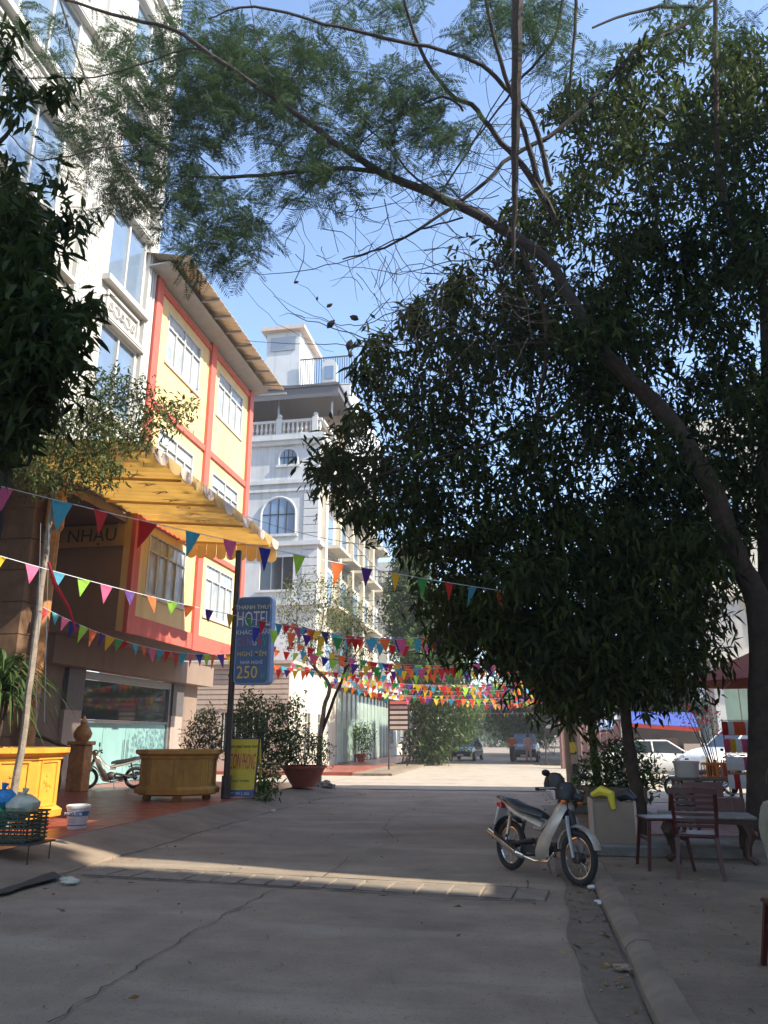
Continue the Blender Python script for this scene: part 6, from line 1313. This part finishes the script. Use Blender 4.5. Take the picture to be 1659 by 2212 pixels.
def bunting(label, p0, p1, sag, n, w_, h, start=0, wild=.35, cols=None, t0=0, t1=1):
    p0, p1 = Vector(p0), Vector(p1); t = thing('bunting', label, 'bunting', (p0+p1)/2, 0, 'strings of coloured pennants over the street')
    f = lambda u: p0.lerp(p1, u)-Vector((0, 0, 4*sag*u*(1-u)))
    q = MB(); q.tube([f(i/24) for i in range(25)], .006 if (p0-p1).length < 14 else .008, 4); q.build('cord', 'txtw', t)
    base = (p0+p1)/2; az = math.atan2(p1.y-p0.y, p1.x-p0.x)
    for i in range(n):
        u = t0+(t1-t0)*(i+.5)/n+random.uniform(-.12, .12)/n; p = f(u)-base; d = f(min(1, u+.01))-f(u); tilt = math.atan2(d.z, math.hypot(d.x, d.y))
        c = (cols or seq)[(i+start) % len(cols or seq)]; k = random.choices((0, 1, 2, 3), (5, 3, 2, .7))[0]
        o = inst(FMS[(c, k)], 'flag', t, p); o.rotation_euler = (random.gauss(0, wild), -tilt, az+random.gauss(0, wild*.6)); s_ = random.uniform(.85, 1.1)
        o.scale = (w_*s_, w_*s_, h*s_*random.uniform(.85, 1.1))
    return t
a_, b_ = AY(-40, 1040, 6.5), AY(1190, 1290, 12.8)
bunting('nearest pennant string crossing from the left tree to the right tree, with large flags', a_, b_, .12, 17, .205, .33, 0, .16)
a_, b_ = AY(-20, 1195, 9.5), AY(720, 1368, 15.2)
bunting('second pennant string sloping down past the canopy column to the hotel sign', a_, b_, .1, 17, .2, .28, 2, .3, ['orange','violet','gold','pink','sky','lime','pink','violet','orange','lime','orange','violet','gold','green','red','sky','pink'])
a_, b_ = AY(540, 1352, 14.6), AY(1120, 1350, 16)
bunting('third pennant string at the hotel sign height over the road', a_, b_, .28, 17, .22, .32, 6, .3)
a_, b_ = AY(90, 1310, 14.5), AY(600, 1395, 20)
bunting('pennant string hanging in the shade under the red band', a_, b_, .55, 30, .2, .36, 3, .35)
YS = [16.5, 17.8, 19, 20.5, 22, 23.6, 25.5, 27.5, 30, 32.5, 35, 38, 41, 44.5, 48, 53, 58, 64, 72, 82, 94, 108, 125]
hts = ['crossing nearest the corner', 'crossing just before the clay bowl', 'crossing over the clay bowl', 'crossing just past the clay bowl', 'crossing at the shadow edge', 'crossing over the start of the sunlit road', 'crossing over the sunlit road', 'crossing the middle of the junction', 'crossing the junction, higher one', 'crossing before the annex', 'crossing beside the annex window', 'crossing at the black street sign', 'crossing beside the green glass', 'crossing beyond the black street sign', 'crossing before the dark car', 'crossing over the dark car', 'crossing behind the dark car', 'crossing far down the street', 'crossing farther down the street', 'crossing near the far end of the street', 'crossing almost at the far end', 'crossing before the dark end tree', 'crossing at the very end of the street']
for i, Y in enumerate(YS):
    dz = -.45 if Y > 21 else 0; zl = 4.35+dz+.3*math.sin(i*2.1)+(.004*(Y-16)); zr = 4.1+dz+.35*math.sin(i*1.3+1)+(.004*(Y-16)); xl = -8.2+.4*math.sin(i*1.7); xr = 1.6+.8*math.sin(i*.9)
    if Y < 21: xl = AY(600+10*i, 1400, Y).x; xr = AY(1190, 1480, Y).x; zl -= .3; zr -= .2
    n = int((xr-xl)/.27); n = min(n, 38)
    bunting('pennant string '+hts[i], (xl, Y+random.uniform(-.6, .6), zl), (xr, Y+random.uniform(-.6, .8), zr), .45+.15*math.sin(i), n, .22, .31, random.randrange(15), .5, ['orange','red','lime','gold','orange','pink','green','red','violet','gold','orange','sky','red'] if Y > 19 else None)
# loose ribbons tied on the slim stem and hanging ropes
q = MB(); q.tube([AY(105, 1215, 9.4), AY(118, 1260, 9.4), AY(150, 1315, 9.4), AY(165, 1365, 9.4)], [.02, .03, .02, .012], 5); o = q.build('ribbon', FLM['red'], None, loc=AY(130, 1280, 9.4)); tag(o, 'long red ribbon hanging beside the slim pale stem', 'ribbon')
for i, x in enumerate((78, 96)): q = MB(); q.tube([AY(x+10, 1130, 9.6), AY(x, 1560, 9.6)], .004, 4); o = q.build('rope', 'metal', None, loc=AY(x, 1560, 9.6)); tag(o, 'pale rope hanging left of the slim stem, '+('left one' if i == 0 else 'right one'), 'rope')
# overhead cables
for i, (a_, b_, sg, lb) in enumerate(((AX(545, 830, -10), AY(1500, 700, 14), .5, 'thin overhead cable from the yellow house roof into the mango tree'), ((-10, 26.2, 9.5), (1.6, 24, 7.6), .8, 'overhead cable from the yellow house to the utility pole'), ((-10.6, 40, 8.6), (1.6, 24, 7.9), .8, 'overhead cable from the hotel to the utility pole'), ((1.6, 24, 7.8), (2, 80, 7.6), 1.2, 'overhead cable running down the right side of the street'))):
    a_, b_ = Vector(a_), Vector(b_); q = MB(); q.tube([a_.lerp(b_, k/16)-Vector((0, 0, 4*sg*(k/16)*(1-k/16))) for k in range(17)], .012, 4); o = q.build('overhead_cable', 'black', None, loc=a_); tag(o, lb, 'cable')

# unseen tree added behind the camera, its crown darkens the foreground
BT = tree('street_tree', 'unseen tree added behind the camera to shade the foreground road', (1.3, -3.2, .12))
q = MB(); q.tube([(1.3,-3.2,.1),(1.2,-3.1,2.5),(.8,-2.8,4.5),(.2,-2.4,6.5)], [.16,.13,.11,.06], 8); q.build('trunk', 'bark', BT, True)
c_ = rng.normal(0, 1, (1500, 3)); c_ = norm(c_)*rng.uniform(.3, 1, (1500, 1))**.5*np.array([5.2, 3.9, 2.0])+np.array([-.6, -1.9, 7.0])
whorls(c_, 6, .3, .11, .2, -.3, 'leafm', 'crown', BT, tris=2)

# thin haze volume added over the street to imitate veiling glare
hz = bpy.data.materials.new('glare_haze'); hz.use_nodes = True; n_ = hz.node_tree; n_.nodes.remove(n_.nodes['Principled BSDF'])
v_ = n_.nodes.new('ShaderNodeVolumePrincipled'); v_.inputs['Color'].default_value = (.95, .96, 1, 1); v_.inputs['Density'].default_value = HAZE
n_.links.new(v_.outputs[0], n_.nodes['Material Output'].inputs['Volume'])
q = MB(); q.box(-610, 610, -310, 1510, -2, 45); hb_ = q.build('haze', hz); hb_['kind'] = 'stuff'

# fallen leaves and grit gathered along the kerbs
n = 520; X = np.where(rng.random(n) < .5, KX-rng.exponential(.14, n)-.02, np.where(rng.random(n) < .5, LX+rng.exponential(.2, n), rng.uniform(-5.4, .5, n))); Y = rng.uniform(3.5, 24, n)
k = (X > -5.5); X, Y = X[k], Y[k]; n = len(X)
D = rng.normal(0, 1, (n, 3)); D[:, 2] = .12; V, F = leaves(np.stack([X, Y, np.full(n, .022)], 1), D, rng.uniform(.04, .11, n), rng.uniform(.015, .035, n), .1, 2); V[:, 2] = np.maximum(V[:, 2], .018)
M['dry'] = leafmat('dry_leaf', (.2,.12,.05), .1, .6); o = npmesh('fallen_leaves', V, F, 'dry'); 
n = 420; X = rng.uniform(.86, 4, n); Y = rng.uniform(3.5, 13, n); D = rng.normal(0, 1, (n, 3)); D[:, 2] = .12; V, F = leaves(np.stack([X, Y, np.full(n, .135)], 1), D, rng.uniform(.03, .09, n), rng.uniform(.012, .03, n), .1, 2); V[:, 2] = np.maximum(V[:, 2], .129)
npmesh('fallen_leaves', V, F, 'dry')
q = MB()
for i in range(500):
    x = KX-random.expovariate(9)-.02 if i % 2 else random.choice((LX+random.expovariate(4), random.uniform(-5.4, .4), 0.9+random.expovariate(2)))
    y = random.uniform(3.5, 16); r_ = random.uniform(.004, .014); z = .013 if x < KX else .128
    q.add([(x-r_, y-r_, z), (x+r_, y-r_*.7, z), (x+r_*.6, y+r_, z), (x, y, z+r_*1.1)], [(0,1,3), (1,2,3), (2,0,3)])
q.build('grit', 'kerb', None, kind='stuff')
